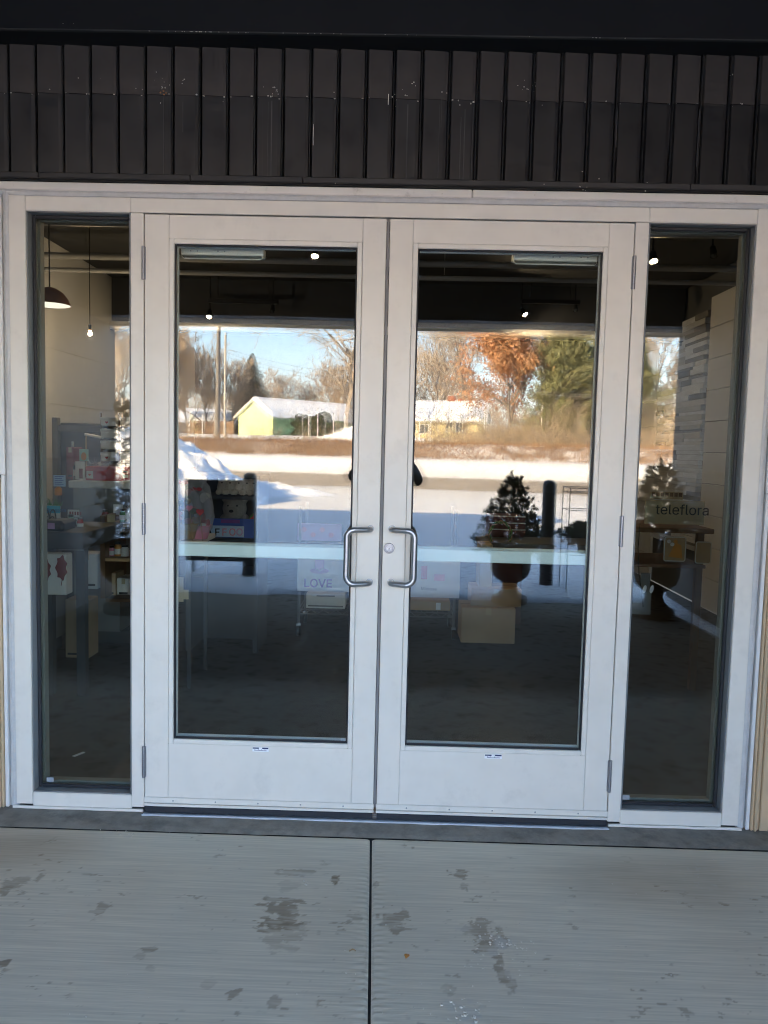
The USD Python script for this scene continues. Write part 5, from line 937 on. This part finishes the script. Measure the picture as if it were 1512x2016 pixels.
t = thing('desk_lamp', 'white angled arm lamp left of the wire rack', 'lamp'); a, b = I(167, 855, 2.8), I(203, 862, 2.8); obj('arm', tube([a, b], .010, 8), 'counter_white', t); obj('post', tube([(a[0] + .01, 2.8, CT), (a[0] + .01, 2.8, a[2])], .006, 6), 'wood_pale', t); obj('base', lathe([(.0001, .012), (.06, .01), (.065, 0)], 20, (a[0] + .01, 2.8, CT)), 'counter_white', t)
t = thing('black_cabinet', 'tall dark cabinet behind the counter in the left side window', 'cabinet'); a, b = I(118, 832, 3.4), I(200, 950, 3.4); obj('carcass', bx(a[0], b[0], 3.4, 3.8, ZG, a[2], .008), 'shop_black', t); obj('post', bx(a[0] - .05, a[0] - .004, 3.36, 3.42, ZG, a[2] + .04, .003), 'counter_grey', t); obj('top_edge', bx(a[0], b[0], 3.37, 3.398, a[2] - .07, a[2] - .02), 'shop_grey', t); obj('glass_edge', bx(a[0] + .10, a[0] + .115, 3.385, 3.398, CT, a[2] - .15), 'counter_white', t)
t, a, b = card('paper_sheet', 'pale blue printed paper hanging over the counter edge', 'paper', (105, 935), (129, 958), 2.3, 'pale_blue'); [obj('print', bx(a[0] + .01, b[0] - .012 - .01*(k % 2), 2.2965, 2.2985, a[2] - .012 - .013*k, a[2] - .008 - .013*k), 'blue', t) for k in range(5)]
t = thing('amber_bottle', 'small amber bottle below the pale blue paper', 'bottle', tuple(I(115, 975, 2.35) - [0, 0, .0])); obj('glass_body', lathe([(.0001, 0), (.022, 0), (.024, .01), (.024, .045), (.010, .058), (.009, .07)], 18), 'orange', t, smooth=40); obj('bottle_cap', lathe([(.011, .068), (.011, .082), (.0001, .083)], 14), 'dark_red', t)
t, a, b = card('souvenir_plate', 'cyan and white plate reading Minnesota in the left side window', 'plate', (83, 995), (119, 1030), 1.7, 'paper', .006); obj('top_band', bx(a[0] + .001, b[0] - .001, 1.6975, 1.6995, a[2] - .045, a[2] - .001), 'cyan', t); obj('lettering', text('Minnesota', .020, (a[0] + .012, 1.6973, a[2] - .036), .001, True), 'cyan_dark', t); obj('number', text('60-A', .040, (a[0] + .008, 1.6985, a[2] - .105), .001, True), 'ink', t)
r = np.random.default_rng(6); obj('grass_tuft', segs(np.stack([np.linspace(a[0], b[0], 30), np.full(30, 1.72), np.full(30, a[2])], 1), np.stack([np.linspace(a[0], b[0], 30) + r.normal(0, .01, 30), np.full(30, 1.72), a[2] + r.uniform(.01, .045, 30)], 1), np.full(30, .003), np.full(30, .001), 3), 'green', t)
t, a, b = card('price_sign', 'white lettered sign card beside the black basket', 'sign', (133, 1003), (156, 1038), 1.8, 'paper'); obj('rule', bx(a[0] + .01, b[0] - .008, 1.7965, 1.7985, a[2] - .048, a[2] - .044), 'ink', t)
for k in range(3): obj('print', bx(a[0] + .014 + .006*k, b[0] - .014 - .008*k, 1.7965, 1.7985, a[2] - .068 - .018*k, a[2] - .061 - .018*k), 'ink', t)
obj('print', [bx(a[0] + .012 + .016*k, a[0] + .022 + .016*k, 1.7965, 1.7985, a[2] - .034, a[2] - .012) for k in range(5)], 'dark_red', t)
t = thing('black_basket', 'black basket with loop handles in front of the cyan plate', 'basket'); a, b = I(86, 1022, 1.5), I(136, 1046, 1.5); obj('bowl', bx(a[0], b[0], 1.42, 1.62, b[2], a[2], .018), 'black_plastic', t)
for px in (91, 104): c = I(px, 1022, 1.46); obj('handle', tube([(c[0] + .018*math.cos(q), 1.46, c[2] + .055*math.sin(q)) for q in np.linspace(0, PI, 10)], .0035, 6), 'black_plastic', t)
obj('label', bx(a[0] + .06, a[0] + .10, 1.416, 1.4185, b[2] + .02, b[2] + .055), 'mauve', t)
t = thing('dark_table', 'dark display table under the black basket', 'table'); a, b = I(76, 1046, 1.35), I(163, 1078, 1.35); obj('table_top', bx(a[0] - .1, b[0], 1.36, 2.0, a[2] - .10, a[2] - .004, .004), 'shop_black', t); obj('edge', bx(b[0] - .14, b[0] + .002, 1.355, 1.3595, a[2] - .104, a[2] - .098), 'chrome', t)
for x in (a[0], b[0] - .06): obj('leg', bx(x, x + .05, 1.40, 1.45, ZG, a[2] - .102), 'shop_black', t)
t = thing('gift_bag', 'cream gift bag printed with two dark red leaves, hung under the table', 'bag'); a, b = I(76, 1090, 1.25), I(131, 1172, 1.25); obj('bag', bx(a[0], b[0], 1.25, 1.335, b[2], a[2], .006), 'paper', t)
for px, py, s in ((121, 1118, 1.0), (90, 1122, .9)):
    c = I(px, py, 1.248); w = .030*s; obj('leaf_print', plate(Polygon([(c[0] + w*math.sin(q)*(1 + .18*math.sin(7*q)), c[2] + 2.2*w*math.cos(q)*(1 + .12*math.sin(5*q))) for q in np.linspace(0, 2*PI, 40, endpoint=False)]), 1.2485, .001), 'dark_red', t); obj('stalk', tube([(c[0] + .004, 1.247, c[2] - 2.1*w), (c[0] - .002, 1.247, c[2] - 3.3*w)], .002, 5), 'dark_red', t)
t = thing('shelf_unit', 'brown wooden shelf unit behind the left mullion', 'shelf'); y = 2.0; a, b = I(197, 1024, y), I(268, 1180, y)
for x in (a[0], b[0] - .03): obj('side', bx(x, x + .03, y, y + .4, b[2], a[2] + .03), 'wood', t)
for pz in (1030, 1098, 1178): z = I(200, pz, y)[2]; obj('board', bx(a[0] + .031, b[0] - .031, y + .002, y + .4, z - .022, z, .002), 'wood_pale' if pz != 1178 else 'wood', t)
obj('apron', bx(a[0] + .031, b[0] - .031, y + .01, y + .03, I(200, 1049, y)[2], I(200, 1036, y)[2]), 'wood', t)
card('greeting_card', 'yellowish card standing at the left end of the brown shelf', 'card', (211, 1013), (226, 1030), 1.99, 'tan_board'); card('greeting_card', 'cream card with dark print on the brown shelf beside the mullion', 'card', (223, 993), (242, 1014), 2.2, 'paper')
t = thing('white_basket', 'cream slatted basket stand low behind the left mullion', 'basket'); YB = 3.3; a, b = I(198, 1174, YB), I(262, 1212, YB)
for k in range(7): z0 = b[2] + (a[2] - b[2])*k/7; obj('slat', bx(a[0], b[0], YB, YB + .01, z0 + .002, z0 + (a[2] - b[2])/7 - .002, .002), 'wicker', t)
obj('body', bx(a[0] + .005, b[0] - .005, YB + .012, YB + .3, b[2], a[2] - .01), 'wicker', t); obj('rim', bx(a[0] - .012, b[0] + .012, YB - .015, YB + .32, a[2], a[2] + .018, .004), 'wicker', t)
for x in (a[0] + .01, b[0] - .05): obj('leg', bx(x, x + .035, YB, YB + .04, ZG, b[2] - .001), 'wicker', t)
def jar(px, py, y, r_, h, m_, lab, cat_='jar', name='jar'):
    q_ = I(px, py, y); t = thing(name, lab, cat_, tuple(q_)); obj('body', lathe([(.0001, 0), (r_*.92, 0), (r_, h*.08), (r_, h*.72), (r_*.72, h*.84), (r_*.70, h*.86)], 18), m_, t, smooth=40); obj('lid', lathe([(r_*.78, h*.86), (r_*.78, h), (.0001, h + .001)], 18), 'black_plastic' if m_ != 'black_plastic' else 'chrome', t, smooth=40); obj('label', lathe([(r_ + .0008, h*.22), (r_ + .0008, h*.58)], 18), 'paper', t, smooth=40)
for row in ((207, 1029, 1.99 + .12, .022, .085, 'dark_red', 'dark red jar at the left end of the upper brown shelf'), (243, 1029, 2.1, .024, .09, 'green', 'green jar on the upper brown shelf beside the mullion'), (252, 1029, 2.1, .02, .11, 'chrome', 'silver jar nearest the mullion on the upper brown shelf'), (206, 1097, 2.1, .022, .09, 'pale_blue', 'pale blue jar at the left end of the middle brown shelf'), (219, 1097, 2.1, .022, .075, 'pink', 'pink jar on the middle brown shelf'), (232, 1097, 2.1, .022, .10, 'orange', 'orange jar on the middle brown shelf'), (246, 1097, 2.1, .026, .08, 'paper', 'white jar on the middle brown shelf beside the mullion'),
    (140, 1045, 1.72, .020, .10, 'pale_green', 'pale green bottle on the dark table behind the white sign card'), (158, 1046, 1.7, .018, .085, 'red', 'red bottle at the right end of the dark table'), (112, 1044, 1.85, .022, .16, 'dark_red', 'tall dark red bottle behind the cyan plate'), (152, 944, 2.85, .028, .13, 'black_plastic', 'black canister on the counter behind the white card'), (246, 944, 2.66, .022, .06, 'red', 'small red jar at the right end of the counter')): jar(*row)
for p0, p1, y, m_, lab in (((205, 1128), (228, 1176), 2.12, 'kraft', 'brown carton on the lowest brown shelf'), ((230, 1138), (256, 1176), 2.14, 'paper', 'pale carton on the lowest brown shelf beside the mullion'), ((130, 880), (146, 944), 2.9, 'dark_red', 'tall dark red box on the counter before the dark cabinet'), ((206, 962), (232, 1008), 2.88, 'shop_white', 'pale carton leaning under the counter top'), ((150, 1090), (192, 1160), 2.0, 'counter_white', 'white paper bag standing right of the leaf printed gift bag'), ((128, 1180), (176, 1236), 2.2, 'kraft', 'brown carton on the floor below the white paper bag')):
    a, b = I(*p0, y), I(*p1, y); t = thing('carton', lab, 'box'); zb_ = ZG if m_ == 'kraft' and p1[1] > 1230 else b[2]; obj('box', bx(a[0], b[0], y, y + .16, zb_, a[2], .004), m_, t); obj('tape', bx((a[0] + b[0])/2 - .012, (a[0] + b[0])/2 + .012, y - .0012, y - .0003, a[2] - .04, a[2] - .003), 'tan_board' if m_ != 'tan_board' else 'paper', t); obj('print', bx(a[0] + .015, b[0] - .015, y - .0012, y - .0003, zb_ + .02, zb_ + .034), 'ink', t)
q = gp(155, 1487) if False else CAM + ray(155, 1487)*(ZG - CAM[2])/ray(155, 1487)[2]
obj('paper_scrap', [bx(q[0] - .008, q[0] + .008, q[1] - .03, q[1] + .03, ZG + .004, ZG + .006).apply_transform(trimesh.transformations.rotation_matrix(-.5, [0, 0, 1], q))], 'sticker_white', label='white paper scrap on the shop floor behind the left side window', cat='paper')
# ---- left door: gift display
t = thing('book_shelf', 'black display shelf with plush toys behind the left door glass', 'shelf'); y = 2.45; a, b = I(366, 940, y), I(508, 1062, y)
for x in (a[0], b[0] - .03): obj('side', bx(x, x + .03, y, y + .40, ZG, a[2]), 'shop_black', t)
obj('back', bx(a[0], b[0], y + .402, y + .42, ZG, a[2]), 'shop_black', t)
for pz in (976, 1061, 1130): z = I(430, pz, y)[2]; obj('board', bx(a[0] + .031, b[0] - .031, y, y + .40, z - .025, z, .002), 'shop_black', t)
obj('top', bx(a[0] - .01, b[0] + .01, y - .01, y + .42, a[2] + .001, a[2] + .025), 'shop_black', t)
ZS1, ZS2 = I(430, 976, y)[2], I(430, 1061, y)[2]
for k, px in enumerate((438, 454, 471, 487, 500)):
    c = I(px, 976, y + .10); t = thing('plush_toy', ('leftmost small white plush toy on the upper black shelf', 'small white plush toy with dark nose, second on the upper shelf', 'middle small white plush toy on the upper black shelf', 'small white plush toy, second from the right on the upper shelf', 'rightmost small white plush toy on the upper black shelf')[k], 'toy', (c[0], y + .10, ZS1))
    obj('body', smooth_m(chain([[(0, .02, .05, .045), (0, .01, .085, .032)], [(-.022, -.03, .022, .020), (-.02, 0, .03, .02)], [(.022, -.03, .022, .020), (.02, 0, .03, .02)], [(-.022, .01, .115, .012), (-.018, .01, .1, .014)], [(.022, .01, .115, .012), (.018, .01, .1, .014)]]), .008, 4), 'plush_white', t, smooth=True); obj('nose', ball((0, -.022, .088), (.007, .005, .005), 1), 'ink', t)
c = I(461, 1008, y + .16); t = thing('teddy_bear', 'large grey beige plush bear on the lower black shelf', 'toy', (c[0], y + .18, ZS2))
obj('body', smooth_m(chain([[(0, .03, .08, .085), (0, .02, .13, .07)], [(0, 0, .205, .088), (0, -.01, .20, .085)], [(0, -.07, .185, .042), (0, -.085, .182, .036)], [(-.068, .01, .275, .030), (-.06, .01, .255, .026)], [(.068, .01, .275, .030), (.06, .01, .255, .026)], [(-.07, .0, .13, .035), (-.09, -.08, .07, .030)], [(.07, .0, .13, .035), (.09, -.08, .07, .030)], [(-.05, -.02, .04, .04), (-.07, -.12, .04, .038)], [(.05, -.02, .04, .04), (.07, -.12, .04, .038)]]), .009, 4), 'plush_grey', t, smooth=True)
obj('nose', ball((0, -.122, .192), (.016, .008, .011), 2), 'ink', t)
for s in (-1, 1): obj('eye', ball((s*.032, -.080, .228), .007, 1), 'ink', t)
t, a, b = card('letter_sign', 'pale sign with white and pink letters before the plush bear', 'sign', (398, 1034), (480, 1058), y - .04, 'pale_blue', .008); h = (a[2] - b[2])*.62; yy = y - .0405
for ch, px, m_ in (('A', 405, 'ink'), ('F', 422, 'ink'), ('F', 436, 'pink'), ('O', 450, 'pink'), ('O', 464, 'mauve')): p = I(px, 1054, y - .04); obj('letter', text(ch, h, (p[0], yy - .0006, p[2]), .0015, True), m_, t)
t, a, b = card('blue_box', 'dark blue box behind the letter sign', 'box', (399, 1020), (500, 1060), y + .01, 'blue', .03); obj('purple_ribbon', bx(a[0] + .13, b[0] - .1, y + .004, y + .0085, a[2] - .03, a[2] - .005), 'purple', t)
t = thing('red_plush', 'red plush figure with white trim at the right end of the shelf', 'toy', (I(497, 1050, y + .1)[0], y + .08, ZS2)); obj('body', smooth_m(chain([[(0, 0, .045, .042), (0, 0, .09, .032)], [(0, 0, .12, .026), (.01, 0, .17, .010)]]), .008, 4), 'red', t, smooth=True); obj('trim', ball((0, -.006, .108), (.030, .026, .012), 2), 'plush_white', t, smooth=True); obj('leaf', quads([[.0, -.03, .16]], [[.012, 0, .004]], [[.02, 0, .03]]), 'green', t)
def basket(px, py, y, lab, seed, cols, s=1.0):
    c = I(px, py, y); r = np.random.default_rng(seed); t = thing('gift_basket', lab, 'gift basket', tuple(c)); obj('tub', lathe([(.0001, 0), (.075*s, 0), (.10*s, .10*s), (.105*s, .10*s), (.095*s, .085*s), (.0001, .08*s)], 20), cols[0], t, smooth=40)
    for k in range(9): o = np.array([r.normal(0, .045), r.normal(0, .035), .10 + r.random()*.14])*s; obj('sweet', ball(o, np.array([r.uniform(.012, .028), .012, r.uniform(.015, .03)])*s, 1), cols[1 + k % (len(cols) - 1)], t)
    u = np.linspace(0, 2*PI, 17)[:-1]; V, F = [], []
    for i, (rr, z) in enumerate(((.10, .06), (.115, .16), (.095, .27), (.03, .36), (.075, .44))): V += [[rr*s*math.cos(q)*(1 + .14*math.sin(5*q + i)), rr*s*math.sin(q)*(1 + .14*math.cos(4*q + i)), z*s + .012*math.sin(3*q)] for q in u]
    for i in range(4):
        for j in range(16): a_, b_ = i*16 + j, i*16 + (j + 1) % 16; F += [[a_, b_, b_ + 16, a_ + 16]]
    obj('wrap', (np.array(V), np.array(F)), 'wrap', t, smooth=True); obj('bow', [ball((s*.02*k, -.03*s, .36*s), (.022*s, .01*s, .014*s), 1) for k in (-1, 1)], 'red', t)
MAT['wrap'] = usdkit.material(stage, '/World/Looks/wrap', {'lw': ('layer_weight', {'blend': 0.5}), 'ma': ('math', {'math_type': 'multiply_add', 'value2': 0.30, 'value3': 0.05, 'use_clamp': True}), 't': ('transparent_bsdf', {'color': (.95, .96, .97)}), 'g': ('principled_bsdf', {'base_color': (.75, .78, .85), 'roughness': .12}), 'mx': ('mix_closure', {})}, [('lw.facing', 'ma.value1'), ('ma.value', 'mx.fac'), ('t.BSDF', 'mx.closure1'), ('g.BSDF', 'mx.closure2')], surface='mx.closure')
t = thing('gift_table', 'pale cloth covered display table behind the left edge of the left door', 'table'); a, b = I(330, 1060, 1.75), I(398, 1100, 1.75); obj('top', bx(a[0] - .1, b[0], 1.55, 2.1, a[2] - .03, a[2], .004), 'paper', t)
for x in (a[0] - .06, b[0] - .05): obj('leg', bx(x, x + .02, 1.6, 1.62, ZG, a[2] - .031), 'shop_black', t); obj('leg', bx(x, x + .02, 2.0, 2.02, ZG, a[2] - .031), 'shop_black', t)
basket(360, 1060, 1.72, 'wrapped gift basket with yellow and orange sweets, nearest the hinge stile', 91, ('wood_pale', 'orange', 'green', 'pale_blue', 'pink', 'tan_board'), .95); basket(388, 1060, 1.80, 'wrapped gift basket with pink and red sweets beside the black shelf', 92, ('pink', 'red', 'paper', 'pale_blue', 'orange'), .85)
basket(372, 1060, 2.02, 'taller wrapped gift basket behind the other two', 93, ('red', 'pink', 'pale_blue', 'paper', 'red'), 1.25)
for px, py, s_, m_, lab in ((394, 1008, .024, 'red', 'red heart pick above the gift baskets, nearest the black shelf'), (373, 1000, .020, 'pink', 'pink heart pick above the middle of the gift baskets'), (352, 1012, .022, 'red', 'red heart pick at the left edge of the left door glass')):
    q_ = I(px, py, 1.62); t = thing('heart_pick', lab, 'decoration'); obj('heart', plate(heart(q_[0], q_[2], s_), 1.62, .004), m_, t); obj('stick', tube([(q_[0], 1.622, q_[2] - s_*.9), (q_[0] + .01, 1.66, q_[2] - .20)], .002, 5), 'wood_pale', t)
t, a, b = card('price_tag', 'tan hanging tag low at the left edge of the left door', 'tag', (347, 1136), (361, 1185), 1.4, 'tan_board', .004); obj('tag_end', bx(a[0] + .036, a[0] + .07, 1.401, 1.404, b[2] + .015, b[2] + .07), 'tan_board', t)
# ---- wire trolley with LOVE posters
t = thing('wire_rack', 'chrome wire rack on castors spanning behind both doors', 'rack'); y = 3.0; a, b = I(590, 1085, y), I(897, 1100, y); zb = I(740, 1203, y)[2]; zt = I(740, 1090, y)[2]
for (x, yy) in ((a[0], y), (b[0], y), (a[0], y + .45), (b[0], y + .45)):
    obj('post', tube([(x, yy, ZG + .09), (x, yy, zt + .35)], .011, 8), 'chrome', t); c = obj('castor', lathe([(.0001, -.014), (.035, -.014), (.040, -.008), (.040, .008), (.035, .014), (.0001, .014)], 16).apply_transform(trimesh.transformations.rotation_matrix(PI/2, [0, 1, 0])).apply_translation((x, yy, ZG + .041)), 'black_plastic', t); obj('fork', bx(x - .017, x + .017, yy - .012, yy + .012, ZG + .082, ZG + .10), 'chrome', c)
for z in (zb, zb - .30 if False else zb + .34):
    obj('shelf_rim', [tube([p, q_], .0045, 5) for zz in (z, z - .035) for p, q_ in (((a[0], y, zz), (b[0], y, zz)), ((a[0], y + .45, zz), (b[0], y + .45, zz)), ((a[0], y, zz), (a[0], y + .45, zz)), ((b[0], y, zz), (b[0], y + .45, zz)))], 'chrome', t)
    n = 26; xs_ = np.linspace(a[0], b[0], n); obj('truss', tube([(x, y, z - (.035 if k % 2 else 0)) for k, x in enumerate(xs_)], .003, 4), 'chrome', t)
    obj('deck', [tube([(x, y, z), (x, y + .45, z)], .003, 4) for x in np.linspace(a[0], b[0], 30)[1:-1]], 'chrome', t)
t, a, b = card('love_poster', 'white poster with purple LOVE lettering on the wire rack', 'poster', (586, 1098), (690, 1166), y - .02, 'paper', .006); p = I(597, 1155, y - .02); obj('lettering', text('LOVE', .062, (p[0], y - .0215, p[2]), .001, True), 'purple', t)
c = I(629, 1124, y - .0215); obj('print', plate(Polygon([(c[0] + .072*math.cos(q), c[2] + .022*math.sin(q)) for q in np.linspace(0, 2*PI, 32, endpoint=False)]), y - .021, .0008), 'mauve', t); obj('print', bx(c[0] - .035, c[0] + .035, y - .0222, y - .0212, c[2], c[2] + .085), 'mauve', t)
obj('print', tube([(c[0] - .03 + .06*u, y - .0225, c[2] + .008 + .01*math.sin(u*9)) for u in np.linspace(0, 1, 14)], .0025, 4), 'paper', t)
t, a, b = card('white_box', 'pale carton with faint print under the LOVE poster', 'box', (603, 1168), (679, 1199), y + .02, 'paper', .2); [obj('print', bx(a[0] + .08, b[0] - .08, y + .0165, y + .0185, a[2] - .022, a[2] - .012), 'counter_grey', t), obj('print', bx(a[0] + .015, b[0] - .015, y + .0165, y + .0185, b[2] + .014, b[2] + .024), 'counter_grey', t)]
t, a, b = card('pale_poster', 'pale poster with faint pink shapes behind the right handle', 'poster', (790, 1100), (904, 1178), y - .02, 'paper', .006); c = I(842, 1130, y - .02); obj('print', bx(c[0] - .05, c[0] - .005, y - .0215, y - .0205, c[2] - .04, c[2] + .06), 'pink', t); obj('print', bx(c[0] + .05, c[0] + .13, y - .0215, y - .0205, c[2] - .05, c[2] + .0), 'pink', t); obj('lettering', text('Mimosa', .024, (c[0] - .05, y - .0215, c[2] - .125), .001), 'counter_grey', t)
t, a, b = card('cardboard_box', 'brown cardboard carton with white label on the wire rack', 'box', (760, 1182), (886, 1203), y + .02, 'kraft', .3); c = I(863, 1194, y); obj('label', bx(c[0] - .018, c[0] + .018, y + .0165, y + .0185, c[2] - .03, c[2] + .025), 'paper', t)
t, a, b = card('white_box', 'faint pale poster board at the upper shelf of the rack', 'poster', (586, 1030), (672, 1066), y + .02, 'mauve', .01); [obj('print', ball((a[0] + .05 + .07*k, y + .0195, (a[2] + b[2])/2 + .02*(-1)**k), (.02, .002, .02), 1), 'pink', t) for k in range(4)]
# ---- right door: boxes
def carton(p0, p1, y, dep, lab, m_='kraft'):
    a, b = I(*p0, y), I(*p1, y); t = thing('cardboard_box', lab, 'box'); obj('box', bx(a[0], b[0], y, y + dep, b[2], a[2], .004), m_, t); obj('flap_seam', bx(a[0] + .004, b[0] - .004, y + dep*.48, y + dep*.5, a[2] - .0005, a[2] + .0015), 'wood', t); obj('tape', bx((a[0] + b[0])/2 - .02, (a[0] + b[0])/2 + .02, y - .0012, y - .0002, a[2] - .05, a[2] - .002), 'tan_board', t)
carton((909, 1196), (1013, 1268), 2.6, .3, 'large brown cardboard box standing on the floor in the right door'); carton((928, 1158), (1026, 1196), 2.65, .28, 'wider cardboard box stacked behind the large floor box'); carton((946, 1072), (968, 1157), 2.72, .25, 'tall narrow pale carton rising above the floor boxes', 'tan_board')
t = thing('slatted_crate', 'maroon crate with pale horizontal edges behind the potted evergreen', 'crate'); yy = 3.6
for k, (z0, z1) in enumerate(((1017, 1028), (1030, 1041), (1043, 1054))): a, b = I(964, z0, yy), I(1034, z1, yy); s_b = obj('slat', bx(a[0], b[0], yy, yy + .02, b[2], a[2]), 'maroon', t); obj('pale_edge', bx(a[0], b[0], yy - .003, yy + .02, a[2] + .0005, a[2] + .008), 'counter_white', s_b)
obj('body', bx(a[0] + .01, b[0] - .01, yy + .022, yy + .4, ZG, I(964, 1017, yy)[2]), 'maroon', t)
c = I(985, 1052, 3.3); t = thing('wreath', 'twisted vine wreath hanging before the maroon crate', 'wreath', tuple(c)); r = np.random.default_rng(9)
for k in range(5): ph_ = r.random()*6; obj('vine', tube([((.085 + .010*math.cos(7*q + ph_))*math.cos(q), .012*math.sin(7*q + ph_), (.10 + .010*math.cos(7*q + ph_))*math.sin(q)) for q in np.linspace(0, 2*PI, 40)], .005, 5, False), 'wood_pale' if k % 2 else 'green', t)
t = thing('low_shelf', 'grey low shelf at the level of the push bar in the right door', 'shelf'); a, b = I(948, 1068, 3.2), I(1180, 1090, 3.2); obj('board', bx(a[0], b[0], 3.2, 3.7, b[2], a[2], .004), 'shop_grey', t); [obj('leg', bx(x, x + .05, 3.25, 3.3, ZG, b[2] - .001), 'shop_grey', t) for x in (a[0] + .02, b[0] - .07)]
# ---- right side window: sign and boards
t, a, b = card('flower_sign', 'tan board sign with black flower shop lettering in the right side window', 'sign', (1271, 984), (1386, 1034), 1.9, 'tan_board', .012); p = I(1290, 1012, 1.9); obj('lettering', text('teleflora', .062, (p[0], 1.8985, p[2]), .001), 'ink', t); p = I(1282, 983, 1.9)
t, a, b = card('sign_topper', 'tan strip with dark small print on top of the flower sign', 'sign', (1280, 968), (1345, 984), 1.92, 'tan_board', .010); [obj('print', bx(a[0] + .01 + .028*k, a[0] + .03 + .028*k, 1.9165, 1.9185, b[2] + .018, b[2] + .042), 'wood', t) for k in range(7)]
t = thing('dark_table', 'dark brown side table under the tan flower sign', 'table'); a, b = I(1225, 1036, 1.85), I(1400, 1050, 1.85); obj('table_top', bx(a[0], b[0], 1.8, 2.4, b[2], a[2], .004), 'wood', t)
for x in (a[0] + .04, b[0] - .08): obj('leg', bx(x, x + .04, 1.85, 1.89, ZG, b[2] - .001), 'wood', t)
for pz in (1110, ): z = I(1300, pz, 1.85)[2]; obj('lower_board', bx(a[0] + .02, b[0] - .03, 1.83, 2.38, z - .02, z), 'wood', t)
def board(p0, p1, y, lab):
    a, b = I(*p0, y), I(*p1, y); t = thing('cutting_board', lab, 'board'); g_ = sbox(a[0] + .016, b[2] + .016, b[0] - .016, a[2] - .016).buffer(.016); obj('board', plate(g_, y + .012, .012), 'wood_pale', t); return t, a, b
t, a, b = board((1308, 1056), (1349, 1106), 1.82, 'rounded wooden picture board with floral edge, left of the pair'); obj('rim', plate(sbox(a[0] + .016, b[2] + .016, b[0] - .016, a[2] - .016).buffer(.016).difference(sbox(a[0] + .016, b[2] + .016, b[0] - .016, a[2] - .016).buffer(.010)), 1.819, .001), 'counter_white', t); [obj('flower', ball((a[0] + .03 + .02*k, 1.818, a[2] - .03 - .018*(k % 2)), (.013, .003, .012), 1), ('plush_white', 'paper', 'orange')[k % 3], t) for k in range(3)]; obj('picture', plate(Polygon([(a[0] + .03, b[2] + .03), (b[0] - .02, b[2] + .02), (b[0] - .03, b[2] + .10), (a[0] + .07, b[2] + .12)]), 1.8185, .001), 'orange', t)
t, a, b = board((1370, 1066), (1399, 1110), 1.82, 'rounded plain wooden board, right of the pair'); obj('rim', plate(sbox(a[0] + .016, b[2] + .016, b[0] - .016, a[2] - .016).buffer(.016).difference(sbox(a[0] + .016, b[2] + .016, b[0] - .016, a[2] - .016).buffer(.011)), 1.819, .001), 'paper', t)
t, a, b = card('notice_sheet', 'pale paper sheets low behind the right mullion', 'paper', (1262, 1128), (1279, 1165), 1.7, 'counter_grey'); obj('second_sheet', bx(a[0] - .06, a[0] + .07, 1.706, 1.709, b[2] - .14, b[2] + .02), 'counter_grey', t)
t = thing('hanging_tags', 'two small white tags on a black wire in the right side window', 'tag')
for px, py in ((1269, 1160), (1283, 1160)): c = I(px, py, 1.2); obj('tag', plate(Polygon([(c[0] + .010*math.cos(q)*1 + .004*math.sin(q), c[2] + .022*math.sin(q)) for q in np.linspace(0, 2*PI, 20, endpoint=False)]), 1.2, .001), 'sticker_white', t)
P = [I(px, py, 1.21) for px, py in ((1260, 1030), (1256, 1080), (1258, 1130), (1263, 1165), (1266, 1195))]; obj('wire', tube(P, .0025, 5), 'iron', t)
